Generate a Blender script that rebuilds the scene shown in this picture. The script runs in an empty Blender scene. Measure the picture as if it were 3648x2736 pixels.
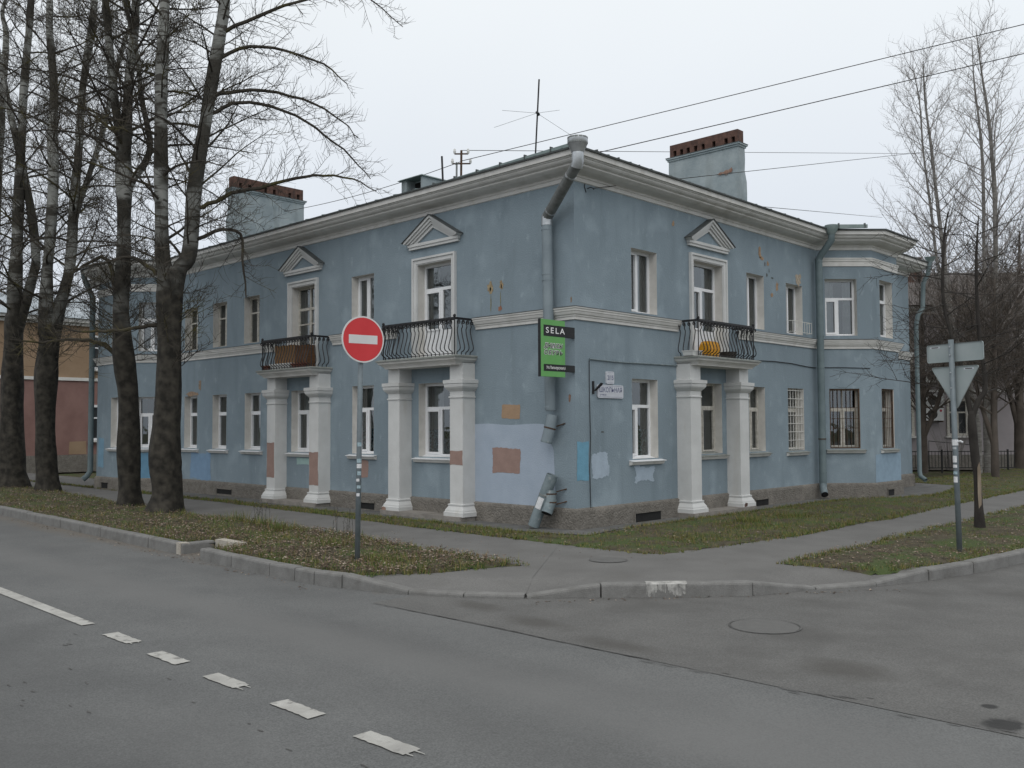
import bpy, math, random
from mathutils import Vector, Matrix
import numpy as np

R_ = random.Random(7)
scene = bpy.context.scene
COL = scene.collection

# ------------------------------------------------------------------ camera
cam_d = bpy.data.cameras.new("camera")
cam = bpy.data.objects.new("camera", cam_d)
COL.objects.link(cam)
cam_d.sensor_fit = 'HORIZONTAL'
cam_d.sensor_width = 36.0
cam_d.lens = 36.0 * 3304.4 / 3648.0
cam_d.clip_start = 0.1
cam_d.clip_end = 2000.0
right = Vector((0.7201, 0.6938, -0.0048)).normalized()
fwd = Vector((-0.6930, 0.7196, 0.0446)).normalized()
fwd = (fwd - right * fwd.dot(right)).normalized()
up = right.cross(fwd)
m = Matrix((right, up, -fwd)).transposed().to_4x4()
m.translation = (9.991, -11.897, 1.75)
cam.matrix_world = m
scene.camera = cam

# ------------------------------------------------------------------ world, sun, exposure
w = bpy.data.worlds.new("World")
scene.world = w
w.use_nodes = True
nt = w.node_tree
nt.nodes.clear()
out = nt.nodes.new("ShaderNodeOutputWorld")
bg = nt.nodes.new("ShaderNodeBackground")
sky = nt.nodes.new("ShaderNodeTexSky")
sky.sky_type = 'NISHITA'
sky.sun_disc = False
SUN_EL, SUN_AZ = math.radians(52), math.radians(140)   # azimuth clockwise from +Y
sky.sun_elevation = SUN_EL
sky.sun_rotation = SUN_AZ
sky.air_density = 1.0
sky.dust_density = 6.0
sky.ozone_density = 1.0
# closed cloud deck: even pale grey, a little brighter overhead, laid over the clear sky
tc = nt.nodes.new("ShaderNodeTexCoord")
sep = nt.nodes.new("ShaderNodeSeparateXYZ")
nt.links.new(tc.outputs["Generated"], sep.inputs[0])
ramp = nt.nodes.new("ShaderNodeValToRGB")
ramp.color_ramp.elements[0].position = 0.0
ramp.color_ramp.elements[0].color = (0.70, 0.745, 0.825, 1)
ramp.color_ramp.elements[1].position = 1.0
ramp.color_ramp.elements[1].color = (1.0, 1.0, 1.0, 1)
e = ramp.color_ramp.elements.new(0.18)
e.color = (0.785, 0.84, 0.915, 1)
e = ramp.color_ramp.elements.new(0.42)
e.color = (0.925, 0.968, 1.0, 1)
nt.links.new(sep.outputs["Z"], ramp.inputs[0])
cn = nt.nodes.new("ShaderNodeTexNoise")
cn.inputs["Scale"].default_value = 1.6
cn.inputs["Detail"].default_value = 3
nt.links.new(tc.outputs["Generated"], cn.inputs["Vector"])
mr = nt.nodes.new("ShaderNodeMapRange")
mr.inputs["To Min"].default_value = 9.0
mr.inputs["To Max"].default_value = 10.9
nt.links.new(cn.outputs["Fac"], mr.inputs["Value"])
sc = nt.nodes.new("ShaderNodeVectorMath"); sc.operation = 'SCALE'
nt.links.new(ramp.outputs["Color"], sc.inputs[0])
nt.links.new(mr.outputs["Result"], sc.inputs["Scale"])
mx = nt.nodes.new("ShaderNodeMix"); mx.data_type = 'RGBA'
mx.inputs["Factor"].default_value = 0.93
nt.links.new(sky.outputs["Color"], mx.inputs["A"])
nt.links.new(sc.outputs["Vector"], mx.inputs["B"])
nt.links.new(mx.outputs["Result"], bg.inputs["Color"])
bg.inputs["Strength"].default_value = 0.1
nt.links.new(bg.outputs[0], out.inputs[0])

sun_d = bpy.data.lights.new("sun", 'SUN')
sun_d.energy = 0.9
sun_d.angle = math.radians(60)
sun_d.color = (1.0, 0.985, 0.96)
sun = bpy.data.objects.new("sun", sun_d)
COL.objects.link(sun)
sdir = Vector((math.sin(SUN_AZ) * math.cos(SUN_EL), math.cos(SUN_AZ) * math.cos(SUN_EL), math.sin(SUN_EL)))
sun.rotation_euler = sdir.to_track_quat('Z', 'Y').to_euler()
sun.location = (20, -20, 30)

scene.view_settings.view_transform = 'Standard'
scene.view_settings.look = 'None'
scene.view_settings.gamma = 1.0
scene.view_settings.exposure = 0.0
scene.view_settings.use_curve_mapping = False
scene.render.engine = 'CYCLES'
scene.cycles.use_denoising = True
scene.cycles.max_bounces = 6
scene.cycles.transparent_max_bounces = 12

# ------------------------------------------------------------------ materials
MATS = {}
def mat(name, c1, c2=None, scale=3.0, rough=0.85, bump=0.0, bscale=60.0, metal=0.0, contrast=(0.35, 0.65),
        fine=0.0, fscale=150.0, stretch=None, detail=6.0, spec=0.35, island=None, bdist=0.02):
    mt = bpy.data.materials.new(name)
    mt.use_nodes = True
    t = mt.node_tree
    b = t.nodes["Principled BSDF"]
    b.inputs["Roughness"].default_value = rough
    b.inputs["Metallic"].default_value = metal
    b.inputs["Specular IOR Level"].default_value = spec
    geo = t.nodes.new("ShaderNodeNewGeometry")
    vec = geo.outputs["Position"]
    if stretch:
        mp = t.nodes.new("ShaderNodeMapping")
        mp.inputs["Scale"].default_value = stretch
        t.links.new(vec, mp.inputs["Vector"])
        vec = mp.outputs["Vector"]
    col = None
    if island:
        rp = t.nodes.new("ShaderNodeValToRGB")
        rp.color_ramp.interpolation = 'LINEAR'
        n = len(island)
        els = rp.color_ramp.elements
        while len(els) < n: els.new(0.5)
        for i, c in enumerate(island):
            els[i].position = i / max(1, n - 1)
            els[i].color = (*c, 1)
        t.links.new(geo.outputs["Random Per Island"], rp.inputs[0])
        col = rp.outputs["Color"]
    elif c2 is not None:
        nz = t.nodes.new("ShaderNodeTexNoise")
        nz.inputs["Scale"].default_value = scale
        nz.inputs["Detail"].default_value = detail
        nz.inputs["Roughness"].default_value = 0.6
        t.links.new(vec, nz.inputs["Vector"])
        rp = t.nodes.new("ShaderNodeValToRGB")
        rp.color_ramp.elements[0].position = contrast[0]
        rp.color_ramp.elements[1].position = contrast[1]
        rp.color_ramp.elements[0].color = (*c1, 1)
        rp.color_ramp.elements[1].color = (*c2, 1)
        t.links.new(nz.outputs["Fac"], rp.inputs[0])
        col = rp.outputs["Color"]
    if col is None:
        rgb = t.nodes.new("ShaderNodeRGB"); rgb.outputs[0].default_value = (*c1, 1); col = rgb.outputs[0]
    if fine > 0:
        n2 = t.nodes.new("ShaderNodeTexNoise")
        n2.inputs["Scale"].default_value = fscale
        n2.inputs["Detail"].default_value = 3
        t.links.new(geo.outputs["Position"], n2.inputs["Vector"])
        m2 = t.nodes.new("ShaderNodeMapRange")
        m2.inputs["From Min"].default_value = 0.3; m2.inputs["From Max"].default_value = 0.7
        m2.inputs["To Min"].default_value = 1 - fine; m2.inputs["To Max"].default_value = 1 + fine
        t.links.new(n2.outputs["Fac"], m2.inputs["Value"])
        sc_ = t.nodes.new("ShaderNodeVectorMath"); sc_.operation = 'SCALE'
        t.links.new(col, sc_.inputs[0]); t.links.new(m2.outputs["Result"], sc_.inputs["Scale"])
        col = sc_.outputs["Vector"]
    t.links.new(col, b.inputs["Base Color"])
    if bump > 0:
        n3 = t.nodes.new("ShaderNodeTexNoise")
        n3.inputs["Scale"].default_value = bscale
        n3.inputs["Detail"].default_value = 5
        t.links.new(vec, n3.inputs["Vector"])
        bp = t.nodes.new("ShaderNodeBump")
        bp.inputs["Strength"].default_value = bump
        bp.inputs["Distance"].default_value = bdist
        t.links.new(n3.outputs["Fac"], bp.inputs["Height"])
        t.links.new(bp.outputs["Normal"], b.inputs["Normal"])
    mt["col"] = 1
    MATS[name] = (mt, col)
    return mt

def overlay(mt, color, scale, lo, hi, stretch=None, amount=1.0, center=None, detail=5):
    """mix a further stain colour into a material's base colour with its own noise mask (optionally limited to ellipses)"""
    t = mt.node_tree
    b = t.nodes["Principled BSDF"]
    cur = b.inputs["Base Color"].links[0].from_socket
    geo = t.nodes.new("ShaderNodeNewGeometry")
    vec = geo.outputs["Position"]
    if stretch:
        mp = t.nodes.new("ShaderNodeMapping"); mp.inputs["Scale"].default_value = stretch
        t.links.new(vec, mp.inputs["Vector"]); vec = mp.outputs["Vector"]
    nz = t.nodes.new("ShaderNodeTexNoise"); nz.inputs["Scale"].default_value = scale
    nz.inputs["Detail"].default_value = detail
    t.links.new(vec, nz.inputs["Vector"])
    val = nz.outputs["Fac"]
    if center:
        (cx, cy, cz, rx, ry, rz) = center
        sub = t.nodes.new("ShaderNodeVectorMath"); sub.operation = 'SUBTRACT'
        sub.inputs[1].default_value = (cx, cy, cz)
        t.links.new(geo.outputs["Position"], sub.inputs[0])
        dv = t.nodes.new("ShaderNodeVectorMath"); dv.operation = 'DIVIDE'
        dv.inputs[1].default_value = (rx, ry, rz)
        t.links.new(sub.outputs[0], dv.inputs[0])
        ln = t.nodes.new("ShaderNodeVectorMath"); ln.operation = 'LENGTH'
        t.links.new(dv.outputs[0], ln.inputs[0])
        ma = t.nodes.new("ShaderNodeMapRange")
        ma.inputs["From Min"].default_value = 1.0; ma.inputs["From Max"].default_value = 0.0
        t.links.new(ln.outputs["Value"], ma.inputs["Value"])
        ad = t.nodes.new("ShaderNodeMath"); ad.operation = 'MULTIPLY_ADD'
        t.links.new(val, ad.inputs[0]); ad.inputs[1].default_value = 0.7
        t.links.new(ma.outputs["Result"], ad.inputs[2])
        val = ad.outputs[0]
    mp2 = t.nodes.new("ShaderNodeMapRange")
    mp2.inputs["From Min"].default_value = lo; mp2.inputs["From Max"].default_value = hi
    mp2.inputs["To Max"].default_value = amount
    t.links.new(val, mp2.inputs["Value"])
    mxn = t.nodes.new("ShaderNodeMix"); mxn.data_type = 'RGBA'
    t.links.new(mp2.outputs["Result"], mxn.inputs["Factor"])
    t.links.new(cur, mxn.inputs["A"])
    mxn.inputs["B"].default_value = (*color, 1)
    t.links.new(mxn.outputs["Result"], b.inputs["Base Color"])

M = {}
M['blue'] = mat("blue_plaster", (0.21, 0.262, 0.296), (0.247, 0.305, 0.342), scale=0.9, rough=0.92, bump=0.35, bscale=35, fine=0.06, fscale=60, spec=0.15)
overlay(M['blue'], (0.315, 0.382, 0.425), 1.5, 0.53, 0.70, amount=0.6)
overlay(M['blue'], (0.172, 0.214, 0.242), 0.45, 0.50, 0.72, amount=0.6)
overlay(M['blue'], (0.16, 0.203, 0.23), 2.2, 0.54, 0.74, stretch=(1, 1, 0.25), amount=0.5)
overlay(M['blue'], (0.15, 0.185, 0.20), 3.2, 0.60, 0.80, stretch=(1.2, 1.2, .16), amount=0.35)
overlay(M['blue'], (0.36, 0.43, 0.475), 7.0, 0.62, 0.72, stretch=(1, 1, .5), amount=0.35)
M['trim'] = mat("limewashed_trim", (0.60, 0.59, 0.56), (0.70, 0.69, 0.665), scale=2.5, rough=0.9, bump=0.12, bscale=50, spec=0.15)
overlay(M['trim'], (0.40, 0.385, 0.345), 3.0, 0.58, 0.8, stretch=(1, 1, 0.35), amount=0.6)
M['white'] = mat("white_column_paint", (0.53, 0.535, 0.525), (0.61, 0.615, 0.605), scale=2.0, rough=0.88, bump=0.2, bscale=28, spec=0.15)
overlay(M['white'], (0.45, 0.43, 0.39), 3.5, 0.58, 0.8, stretch=(1, 1, 0.3), amount=0.6)
M['reveal'] = mat("window_reveal_plaster", (0.56, 0.545, 0.51), (0.66, 0.645, 0.61), scale=4, rough=0.92, bump=0.1, spec=0.1)
M['plinth'] = mat("rough_cast_plinth", (0.16, 0.148, 0.13), (0.215, 0.20, 0.178), scale=9, rough=0.97, bump=0.8, bscale=30, fine=0.14, fscale=55, spec=0.1, bdist=0.05)
overlay(M['plinth'], (0.34, 0.31, 0.27), 1.2, 0.55, 0.75, amount=0.5)
M['step'] = mat("worn_step_concrete", (0.20, 0.185, 0.165), (0.29, 0.27, 0.245), scale=5, rough=0.95, bump=0.5, bscale=40, fine=0.2)
M['roof'] = mat("painted_roof_sheet", (0.12, 0.155, 0.155), (0.19, 0.235, 0.235), scale=1.5, rough=0.6, metal=0.1)
M['roof_edge'] = mat("dark_roof_edge", (0.06, 0.065, 0.065), (0.10, 0.11, 0.11), scale=4, rough=0.7)
M['gutter'] = mat("grey_green_gutter_sheet", (0.17, 0.22, 0.215), (0.24, 0.29, 0.285), scale=5, rough=0.6, metal=0.1)
M['flash'] = mat("balcony_flashing", (0.20, 0.215, 0.20), (0.29, 0.30, 0.28), scale=8, rough=0.75)
M['iron'] = mat("black_wrought_iron", (0.012, 0.012, 0.013), (0.022, 0.022, 0.024), scale=20, rough=0.55, spec=0.4)
M['pvc'] = mat("white_window_frame", (0.72, 0.73, 0.74), (0.78, 0.79, 0.80), scale=6, rough=0.45, spec=0.4)
M['oldframe'] = mat("weathered_painted_wood", (0.40, 0.38, 0.33), (0.58, 0.56, 0.51), scale=14, rough=0.8, bump=0.2)
M['rustframe'] = mat("rusty_brown_steel", (0.045, 0.03, 0.022), (0.11, 0.065, 0.04), scale=18, rough=0.85)
M['grille'] = mat("white_window_grille_paint", (0.55, 0.54, 0.5), (0.66, 0.65, 0.62), scale=15, rough=0.6)
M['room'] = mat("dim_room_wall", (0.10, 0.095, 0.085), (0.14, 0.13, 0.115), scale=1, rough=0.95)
M['cream'] = mat("cream_curtain", (0.6, 0.58, 0.54), (0.7, 0.68, 0.64), scale=5, rough=0.95)
M['netcurtain'] = mat("grey_green_curtain", (0.42, 0.44, 0.43), (0.55, 0.57, 0.56), scale=4, rough=0.95)
M['bluecurtain'] = mat("blue_flowered_curtain", (0.03, 0.085, 0.13), (0.2, 0.40, 0.50), scale=22, rough=0.95, contrast=(0.48, 0.56), detail=2)
M['pipe_grey'] = mat("weathered_grey_pipe", (0.15, 0.19, 0.205), (0.22, 0.265, 0.28), scale=7, rough=0.6, metal=0.15)
overlay(M['pipe_grey'], (0.4, 0.41, 0.40), 9, 0.60, 0.68, amount=0.6)
M['pipe_blue'] = mat("pipe_painted_house_blue", (0.185, 0.225, 0.25), (0.225, 0.27, 0.295), scale=3, rough=0.6)
M['pipe_green'] = mat("pipe_painted_grey_green", (0.115, 0.155, 0.165), (0.155, 0.20, 0.21), scale=3, rough=0.55)
M['galv'] = mat("new_galvanised_sheet", (0.42, 0.44, 0.45), (0.58, 0.60, 0.61), scale=9, rough=0.38, metal=0.75)
M['galv_dull'] = mat("dull_galvanised_sheet", (0.16, 0.17, 0.165), (0.25, 0.26, 0.255), scale=9, rough=0.5, metal=0.5)
M['chimney'] = mat("blue_grey_chimney_plaster", (0.235, 0.28, 0.30), (0.34, 0.385, 0.40), scale=2.2, rough=0.92, bump=0.35, bscale=22)
overlay(M['chimney'], (0.15, 0.16, 0.15), 2.6, 0.55, 0.8, stretch=(1, 1, 0.18), amount=0.6)
M['brick'] = mat("dull_red_brick", (0.07, 0.042, 0.035), (0.14, 0.078, 0.06), scale=8, rough=0.95, bump=0.4, bscale=40)
M['rawbrick'] = mat("bare_orange_brick", (0.22, 0.095, 0.065), (0.33, 0.24, 0.19), scale=14, rough=0.95, bump=0.5)
M['dark'] = mat("dark_opening", (0.012, 0.012, 0.012), (0.02, 0.02, 0.02), scale=5, rough=0.95)
M['asphalt'] = mat("main_road_asphalt", (0.122, 0.125, 0.124), (0.143, 0.146, 0.144), scale=1.1, rough=0.93, bump=0.5, bscale=120, fine=0.24, fscale=80, spec=0.25, bdist=0.006)
overlay(M['asphalt'], (0.092, 0.093, 0.092), 0.35, 0.50, 0.72, stretch=(0.35, 1.6, 1), amount=0.55)
overlay(M['asphalt'], (0.148, 0.149, 0.146), 0.5, 0.55, 0.75, stretch=(0.3, 1.3, 1), amount=0.5)
overlay(M['asphalt'], (0.082, 0.083, 0.082), 9, 0.69, 0.73, stretch=(1, 2.6, 1), amount=0.55)
overlay(M['asphalt'], (0.075, 0.076, 0.076), 1.3, 0.45, 1.1, center=(0.5, -10.9, -0.12, 9.5, 2.7, 3), amount=0.85)
overlay(M['asphalt'], (0.15, 0.13, 0.105), 3.5, 0.62, 1.05, center=(-6.0, -5.2, -0.12, 11.0, 0.75, 1), amount=0.6)
overlay(M['asphalt'], (0.155, 0.156, 0.153), 0.9, 0.50, 1.15, center=(2.0, -7.1, -0.12, 30, 0.55, 3), amount=0.55)
overlay(M['asphalt'], (0.155, 0.156, 0.153), 0.9, 0.50, 1.15, center=(9.0, -6.5, -0.12, 5.5, 0.9, 3), amount=0.5)
M['asphalt2'] = mat("side_road_asphalt", (0.114, 0.113, 0.109), (0.136, 0.135, 0.13), scale=1.6, rough=0.93, bump=0.55, bscale=110, fine=0.24, fscale=75, spec=0.25, bdist=0.006)
overlay(M['asphalt2'], (0.08, 0.078, 0.074), 1.5, 0.54, 0.72, stretch=(0.6, 0.6, 1), amount=0.6)
for c_ in ((4.0, -5.35, -0.12, 0.7, 0.35, 1), (5.1, -5.55, -0.12, 0.7, 0.3, 1), (6.85, -5.0, -0.12, 0.62, 0.5, 1), (3.0, -5.15, -0.12, 0.6, 0.3, 1)):
    overlay(M['asphalt2'], (0.072, 0.068, 0.062), 4, 0.62, 1.1, center=c_, amount=0.6)
for c_ in ((8.13, -5.6, -0.12, 0.22, 0.3, 1), (7.95, -5.25, -0.12, 0.1, 0.1, 1), (5.62, -4.2, -0.12, 0.1, 0.1, 1)):
    overlay(M['asphalt2'], (0.03, 0.03, 0.03), 9, 0.75, 1.0, center=c_, amount=0.85)
M['walk'] = mat("footway_asphalt", (0.135, 0.133, 0.128), (0.162, 0.16, 0.154), scale=1.4, rough=0.93, bump=0.45, bscale=110, fine=0.2, fscale=75, spec=0.25, bdist=0.005)
overlay(M['walk'], (0.115, 0.111, 0.104), 1.1, 0.56, 0.75, amount=0.5)
M['apron'] = mat("concrete_apron", (0.095, 0.095, 0.092), (0.15, 0.15, 0.145), scale=3, rough=0.95, bump=0.5, bscale=50, fine=0.15)
M['kerb'] = mat("concrete_kerb", (0.155, 0.153, 0.146), (0.205, 0.203, 0.195), scale=5, rough=0.93, bump=0.35, bscale=70, fine=0.15, fscale=120)
overlay(M['kerb'], (0.085, 0.08, 0.07), 4, 0.56, 0.8, amount=0.65)
M['kerbpale'] = mat("pale_broken_kerb_face", (0.36, 0.33, 0.28), (0.46, 0.43, 0.38), scale=12, rough=0.95, bump=0.6)
M['soil'] = mat("leaf_littered_soil", (0.055, 0.046, 0.03), (0.105, 0.09, 0.058), scale=6, rough=1.0, bump=0.8, bscale=40, fine=0.3, fscale=70, bdist=0.04)
overlay(M['soil'], (0.06, 0.095, 0.024), 1.6, 0.46, 0.6, amount=0.8)
M['grass'] = mat("short_autumn_grass", (0.1, 0.1, 0.04), rough=0.9, island=[(0.04, 0.08, 0.017), (0.07, 0.125, 0.026), (0.11, 0.15, 0.035), (0.17, 0.165, 0.05), (0.24, 0.185, 0.075), (0.16, 0.105, 0.05)])
M['leaf'] = mat("fallen_leaf", (0.2, 0.14, 0.09), rough=0.85, island=[(0.035, 0.025, 0.018), (0.07, 0.047, 0.032), (0.11, 0.073, 0.05), (0.16, 0.11, 0.078), (0.24, 0.18, 0.135), (0.40, 0.335, 0.275)])
M['paint'] = mat("worn_road_paint", (0.36, 0.355, 0.33), (0.43, 0.425, 0.40), scale=8, rough=0.85, fine=0.12)
overlay(M['paint'], (0.14, 0.137, 0.13), 11, 0.58, 0.68, amount=0.75)
overlay(M['paint'], (0.26, 0.255, 0.24), 2.5, 0.5, 0.7, amount=0.7)
M['whitewash'] = mat("flaked_whitewash", (0.20, 0.198, 0.188), (0.44, 0.435, 0.41), scale=14, rough=0.95)
M['seam'] = mat("asphalt_seam", (0.07, 0.068, 0.065), (0.11, 0.107, 0.103), scale=12, rough=0.95)
M['lidrim'] = mat('lid_joint', (0.085, 0.084, 0.081), (0.128, 0.127, 0.123), scale=4, rough=.95)
M['manhole'] = mat("asphalt_covered_lid", (0.114, 0.113, 0.109), (0.132, 0.131, 0.126), scale=6, rough=0.9, fine=0.15)
M['bark'] = mat("dark_poplar_bark", (0.03, 0.026, 0.02), (0.065, 0.055, 0.042), scale=5, rough=1.0, bump=1.0, bscale=9, stretch=(1.4, 1.4, 0.4), fine=0.3, fscale=30, bdist=0.06)
overlay(M['bark'], (0.075, 0.07, 0.025), 3, 0.60, 0.72, amount=0.6)
M['twig'] = mat("dark_twig_bark", (0.03, 0.026, 0.021), (0.065, 0.057, 0.045), scale=4, rough=1.0)
overlay(M['twig'], (0.085, 0.075, 0.015), 1.3, 0.56, 0.68, amount=0.7)
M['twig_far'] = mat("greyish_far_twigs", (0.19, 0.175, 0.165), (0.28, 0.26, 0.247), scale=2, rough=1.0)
M['twig_brown'] = mat('brown_far_twigs', (0.06, 0.05, 0.042), (0.11, 0.092, 0.078), scale=2, rough=1.0)
M['twig_black'] = mat("blackish_twigs", (0.025, 0.022, 0.02), (0.05, 0.045, 0.04), scale=4, rough=1.0)

def bark_upper():
    """poplar stem bark: dark and furrowed low down, smooth and pale with dark lenticel bands higher up"""
    mt = mat("poplar_stem_bark", (0.20, 0.205, 0.19), (0.31, 0.315, 0.295), scale=3, rough=0.9, bump=0.3, bscale=20)
    overlay(mt, (0.045, 0.04, 0.033), 2.6, 0.555, 0.60, stretch=(1.0, 1.0, 6.0), amount=0.9, detail=3)
    overlay(mt, (0.035, 0.032, 0.025), 0.55, 0.48, 0.55, stretch=(1, 1, 1.5), amount=0.95)
    t = mt.node_tree; b = t.nodes["Principled BSDF"]
    cur = b.inputs["Base Color"].links[0].from_socket
    geo = t.nodes.new("ShaderNodeNewGeometry"); s = t.nodes.new("ShaderNodeSeparateXYZ")
    t.links.new(geo.outputs["Position"], s.inputs[0])
    nz = t.nodes.new("ShaderNodeTexNoise"); nz.inputs["Scale"].default_value = 1.8
    t.links.new(geo.outputs["Position"], nz.inputs["Vector"])
    ma = t.nodes.new("ShaderNodeMath"); ma.operation = 'MULTIPLY_ADD'; ma.inputs[1].default_value = 5.0
    t.links.new(nz.outputs["Fac"], ma.inputs[0]); t.links.new(s.outputs["Z"], ma.inputs[2])
    mp = t.nodes.new("ShaderNodeMapRange"); mp.inputs["From Min"].default_value = 7.0; mp.inputs["From Max"].default_value = 9.5
    t.links.new(ma.outputs[0], mp.inputs["Value"])
    n2 = t.nodes.new("ShaderNodeTexNoise"); n2.inputs["Scale"].default_value = 6
    t.links.new(geo.outputs["Position"], n2.inputs["Vector"])
    rp = t.nodes.new("ShaderNodeValToRGB")
    rp.color_ramp.elements[0].position = 0.35; rp.color_ramp.elements[0].color = (0.016, 0.0145, 0.0115, 1)
    rp.color_ramp.elements[1].position = 0.7; rp.color_ramp.elements[1].color = (0.055, 0.049, 0.039, 1)
    t.links.new(n2.outputs["Fac"], rp.inputs[0])
    mn = t.nodes.new("ShaderNodeMix"); mn.data_type = 'RGBA'
    t.links.new(mp.outputs["Result"], mn.inputs["Factor"])
    t.links.new(rp.outputs["Color"], mn.inputs["A"]); t.links.new(cur, mn.inputs["B"])
    t.links.new(mn.outputs["Result"], b.inputs["Base Color"])
    return mt
M['stem'] = bark_upper()
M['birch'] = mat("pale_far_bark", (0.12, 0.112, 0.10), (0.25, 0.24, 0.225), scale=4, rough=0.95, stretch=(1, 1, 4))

def glass_mat():
    mt = bpy.data.materials.new("window_glass"); mt.use_nodes = True
    t = mt.node_tree; t.nodes.clear()
    o = t.nodes.new("ShaderNodeOutputMaterial")
    tr = t.nodes.new("ShaderNodeBsdfTransparent"); tr.inputs[0].default_value = (0.86, 0.89, 0.88, 1)
    gl = t.nodes.new("ShaderNodeBsdfGlossy"); gl.inputs["Roughness"].default_value = 0.02
    gl.inputs["Color"].default_value = (0.8, 0.85, 0.86, 1)
    fr = t.nodes.new("ShaderNodeFresnel"); fr.inputs["IOR"].default_value = 2.6
    nz = t.nodes.new("ShaderNodeTexNoise"); nz.inputs["Scale"].default_value = 2.2
    bp = t.nodes.new("ShaderNodeBump"); bp.inputs["Strength"].default_value = 0.15; bp.inputs["Distance"].default_value = 0.02
    geo = t.nodes.new("ShaderNodeNewGeometry")
    t.links.new(geo.outputs["Position"], nz.inputs["Vector"])
    t.links.new(nz.outputs["Fac"], bp.inputs["Height"]); t.links.new(bp.outputs["Normal"], gl.inputs["Normal"])
    ms = t.nodes.new("ShaderNodeMixShader")
    t.links.new(fr.outputs[0], ms.inputs[0]); t.links.new(tr.outputs[0], ms.inputs[1]); t.links.new(gl.outputs[0], ms.inputs[2])
    t.links.new(ms.outputs[0], o.inputs[0])
    return mt
M['glass'] = glass_mat()

# ------------------------------------------------------------------ mesh helpers
WLOC = {}
class MB:
    def __init__(s): s.v = []; s.f = []; s.m = []; s.cur = 0; s.smooth = False
    def vert(s, p): s.v.append((float(p[0]), float(p[1]), float(p[2]))); return len(s.v) - 1
    def face(s, idx): s.f.append(tuple(idx)); s.m.append(s.cur)
    def poly(s, pts): s.face([s.vert(p) for p in pts])
    def box(s, x0, y0, z0, x1, y1, z1):
        c = [(x0, y0, z0), (x1, y0, z0), (x1, y1, z0), (x0, y1, z0), (x0, y0, z1), (x1, y0, z1), (x1, y1, z1), (x0, y1, z1)]
        s.hexa(c)
    def hexa(s, c):
        i = [s.vert(p) for p in c]
        for q in ((0, 3, 2, 1), (4, 5, 6, 7), (0, 1, 5, 4), (1, 2, 6, 5), (2, 3, 7, 6), (3, 0, 4, 7)):
            s.face([i[k] for k in q])
    def prism(s, poly, vec):
        """extrude a 3-D polygon along vec"""
        n = len(poly); vec = Vector(vec)
        a = [s.vert(p) for p in poly]; b = [s.vert(Vector(p) + vec) for p in poly]
        s.face(a[::-1]); s.face(b)
        for i in range(n): s.face((a[i], a[(i + 1) % n], b[(i + 1) % n], b[i]))
    def tube(s, pts, rads, n=8, cap=True):
        pts = [Vector(p) for p in pts]
        if not hasattr(rads, '__len__'): rads = [rads] * len(pts)
        rings = []
        ref = None
        for i, p in enumerate(pts):
            d = (pts[min(i + 1, len(pts) - 1)] - pts[max(i - 1, 0)])
            if d.length < 1e-9: d = Vector((0, 0, 1))
            d.normalize()
            if ref is None: ref = Vector((0, 0, 1)) if abs(d.z) < 0.9 else Vector((1, 0, 0))
            u = (ref - d * ref.dot(d))
            if u.length < 1e-6: u = d.orthogonal()
            u.normalize(); ref = u; v = d.cross(u)
            r = rads[i]
            rings.append([s.vert(p + u * (r * math.cos(2 * math.pi * k / n)) + v * (r * math.sin(2 * math.pi * k / n))) for k in range(n)])
        for a, b in zip(rings, rings[1:]):
            for k in range(n): s.face((a[k], a[(k + 1) % n], b[(k + 1) % n], b[k]))
        if cap:
            s.face(rings[0][::-1]); s.face(rings[-1])
    def sphere(s, c, r, n=8, mrows=5):
        c = Vector(c); rows = []
        for j in range(mrows + 1):
            a = math.pi * j / mrows
            rows.append([s.vert(c + Vector((r * math.sin(a) * math.cos(2 * math.pi * k / n), r * math.sin(a) * math.sin(2 * math.pi * k / n), r * math.cos(a)))) for k in range(n)])
        for a, b in zip(rows, rows[1:]):
            for k in range(n): s.face((a[k], b[k], b[(k + 1) % n], a[(k + 1) % n]))
    def sweep(s, prof, path, caps=True):
        """profile of (outward, z) along a plan polyline; outward is right of travel"""
        n = len(path); rows = []
        for i in range(n):
            nrm = []
            if i > 0: nrm.append(rn(path[i - 1], path[i]))
            if i < n - 1: nrm.append(rn(path[i], path[i + 1]))
            if len(nrm) == 2:
                q = nrm[0] + nrm[1]; q = q / (1 + nrm[0].dot(nrm[1]))
            else: q = nrm[0]
            rows.append([s.vert((path[i][0] + q.x * o, path[i][1] + q.y * o, z)) for o, z in prof])
        for a, b in zip(rows, rows[1:]):
            for k in range(len(prof) - 1): s.face((a[k], b[k], b[k + 1], a[k + 1]))
        if caps:
            s.face(rows[0]); s.face(rows[-1][::-1])
    def build(s, name, mats, parent=None, smooth=False):
        me = bpy.data.meshes.new(name)
        o_ = WLOC.get(parent, Vector((0, 0, 0))) if parent is not None else Vector((0, 0, 0))
        if parent is not None and o_.length > 0:
            vs = [(a - o_.x, b - o_.y, c - o_.z) for a, b, c in s.v]
        else: vs = s.v
        me.from_pydata(vs, [], s.f)
        if not isinstance(mats, (list, tuple)): mats = [mats]
        for q in mats: me.materials.append(q)
        if len(mats) > 1: me.polygons.foreach_set("material_index", s.m)
        if smooth or s.smooth: me.polygons.foreach_set("use_smooth", [True] * len(me.polygons))
        me.update()
        ob = bpy.data.objects.new(name, me)
        COL.objects.link(ob)
        if parent is not None:
            ob.parent = parent
            WLOC[ob] = o_
        return ob

def rn(a, b):
    d = Vector((b[0] - a[0], b[1] - a[1])); d.normalize(); return Vector((d.y, -d.x))

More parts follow.
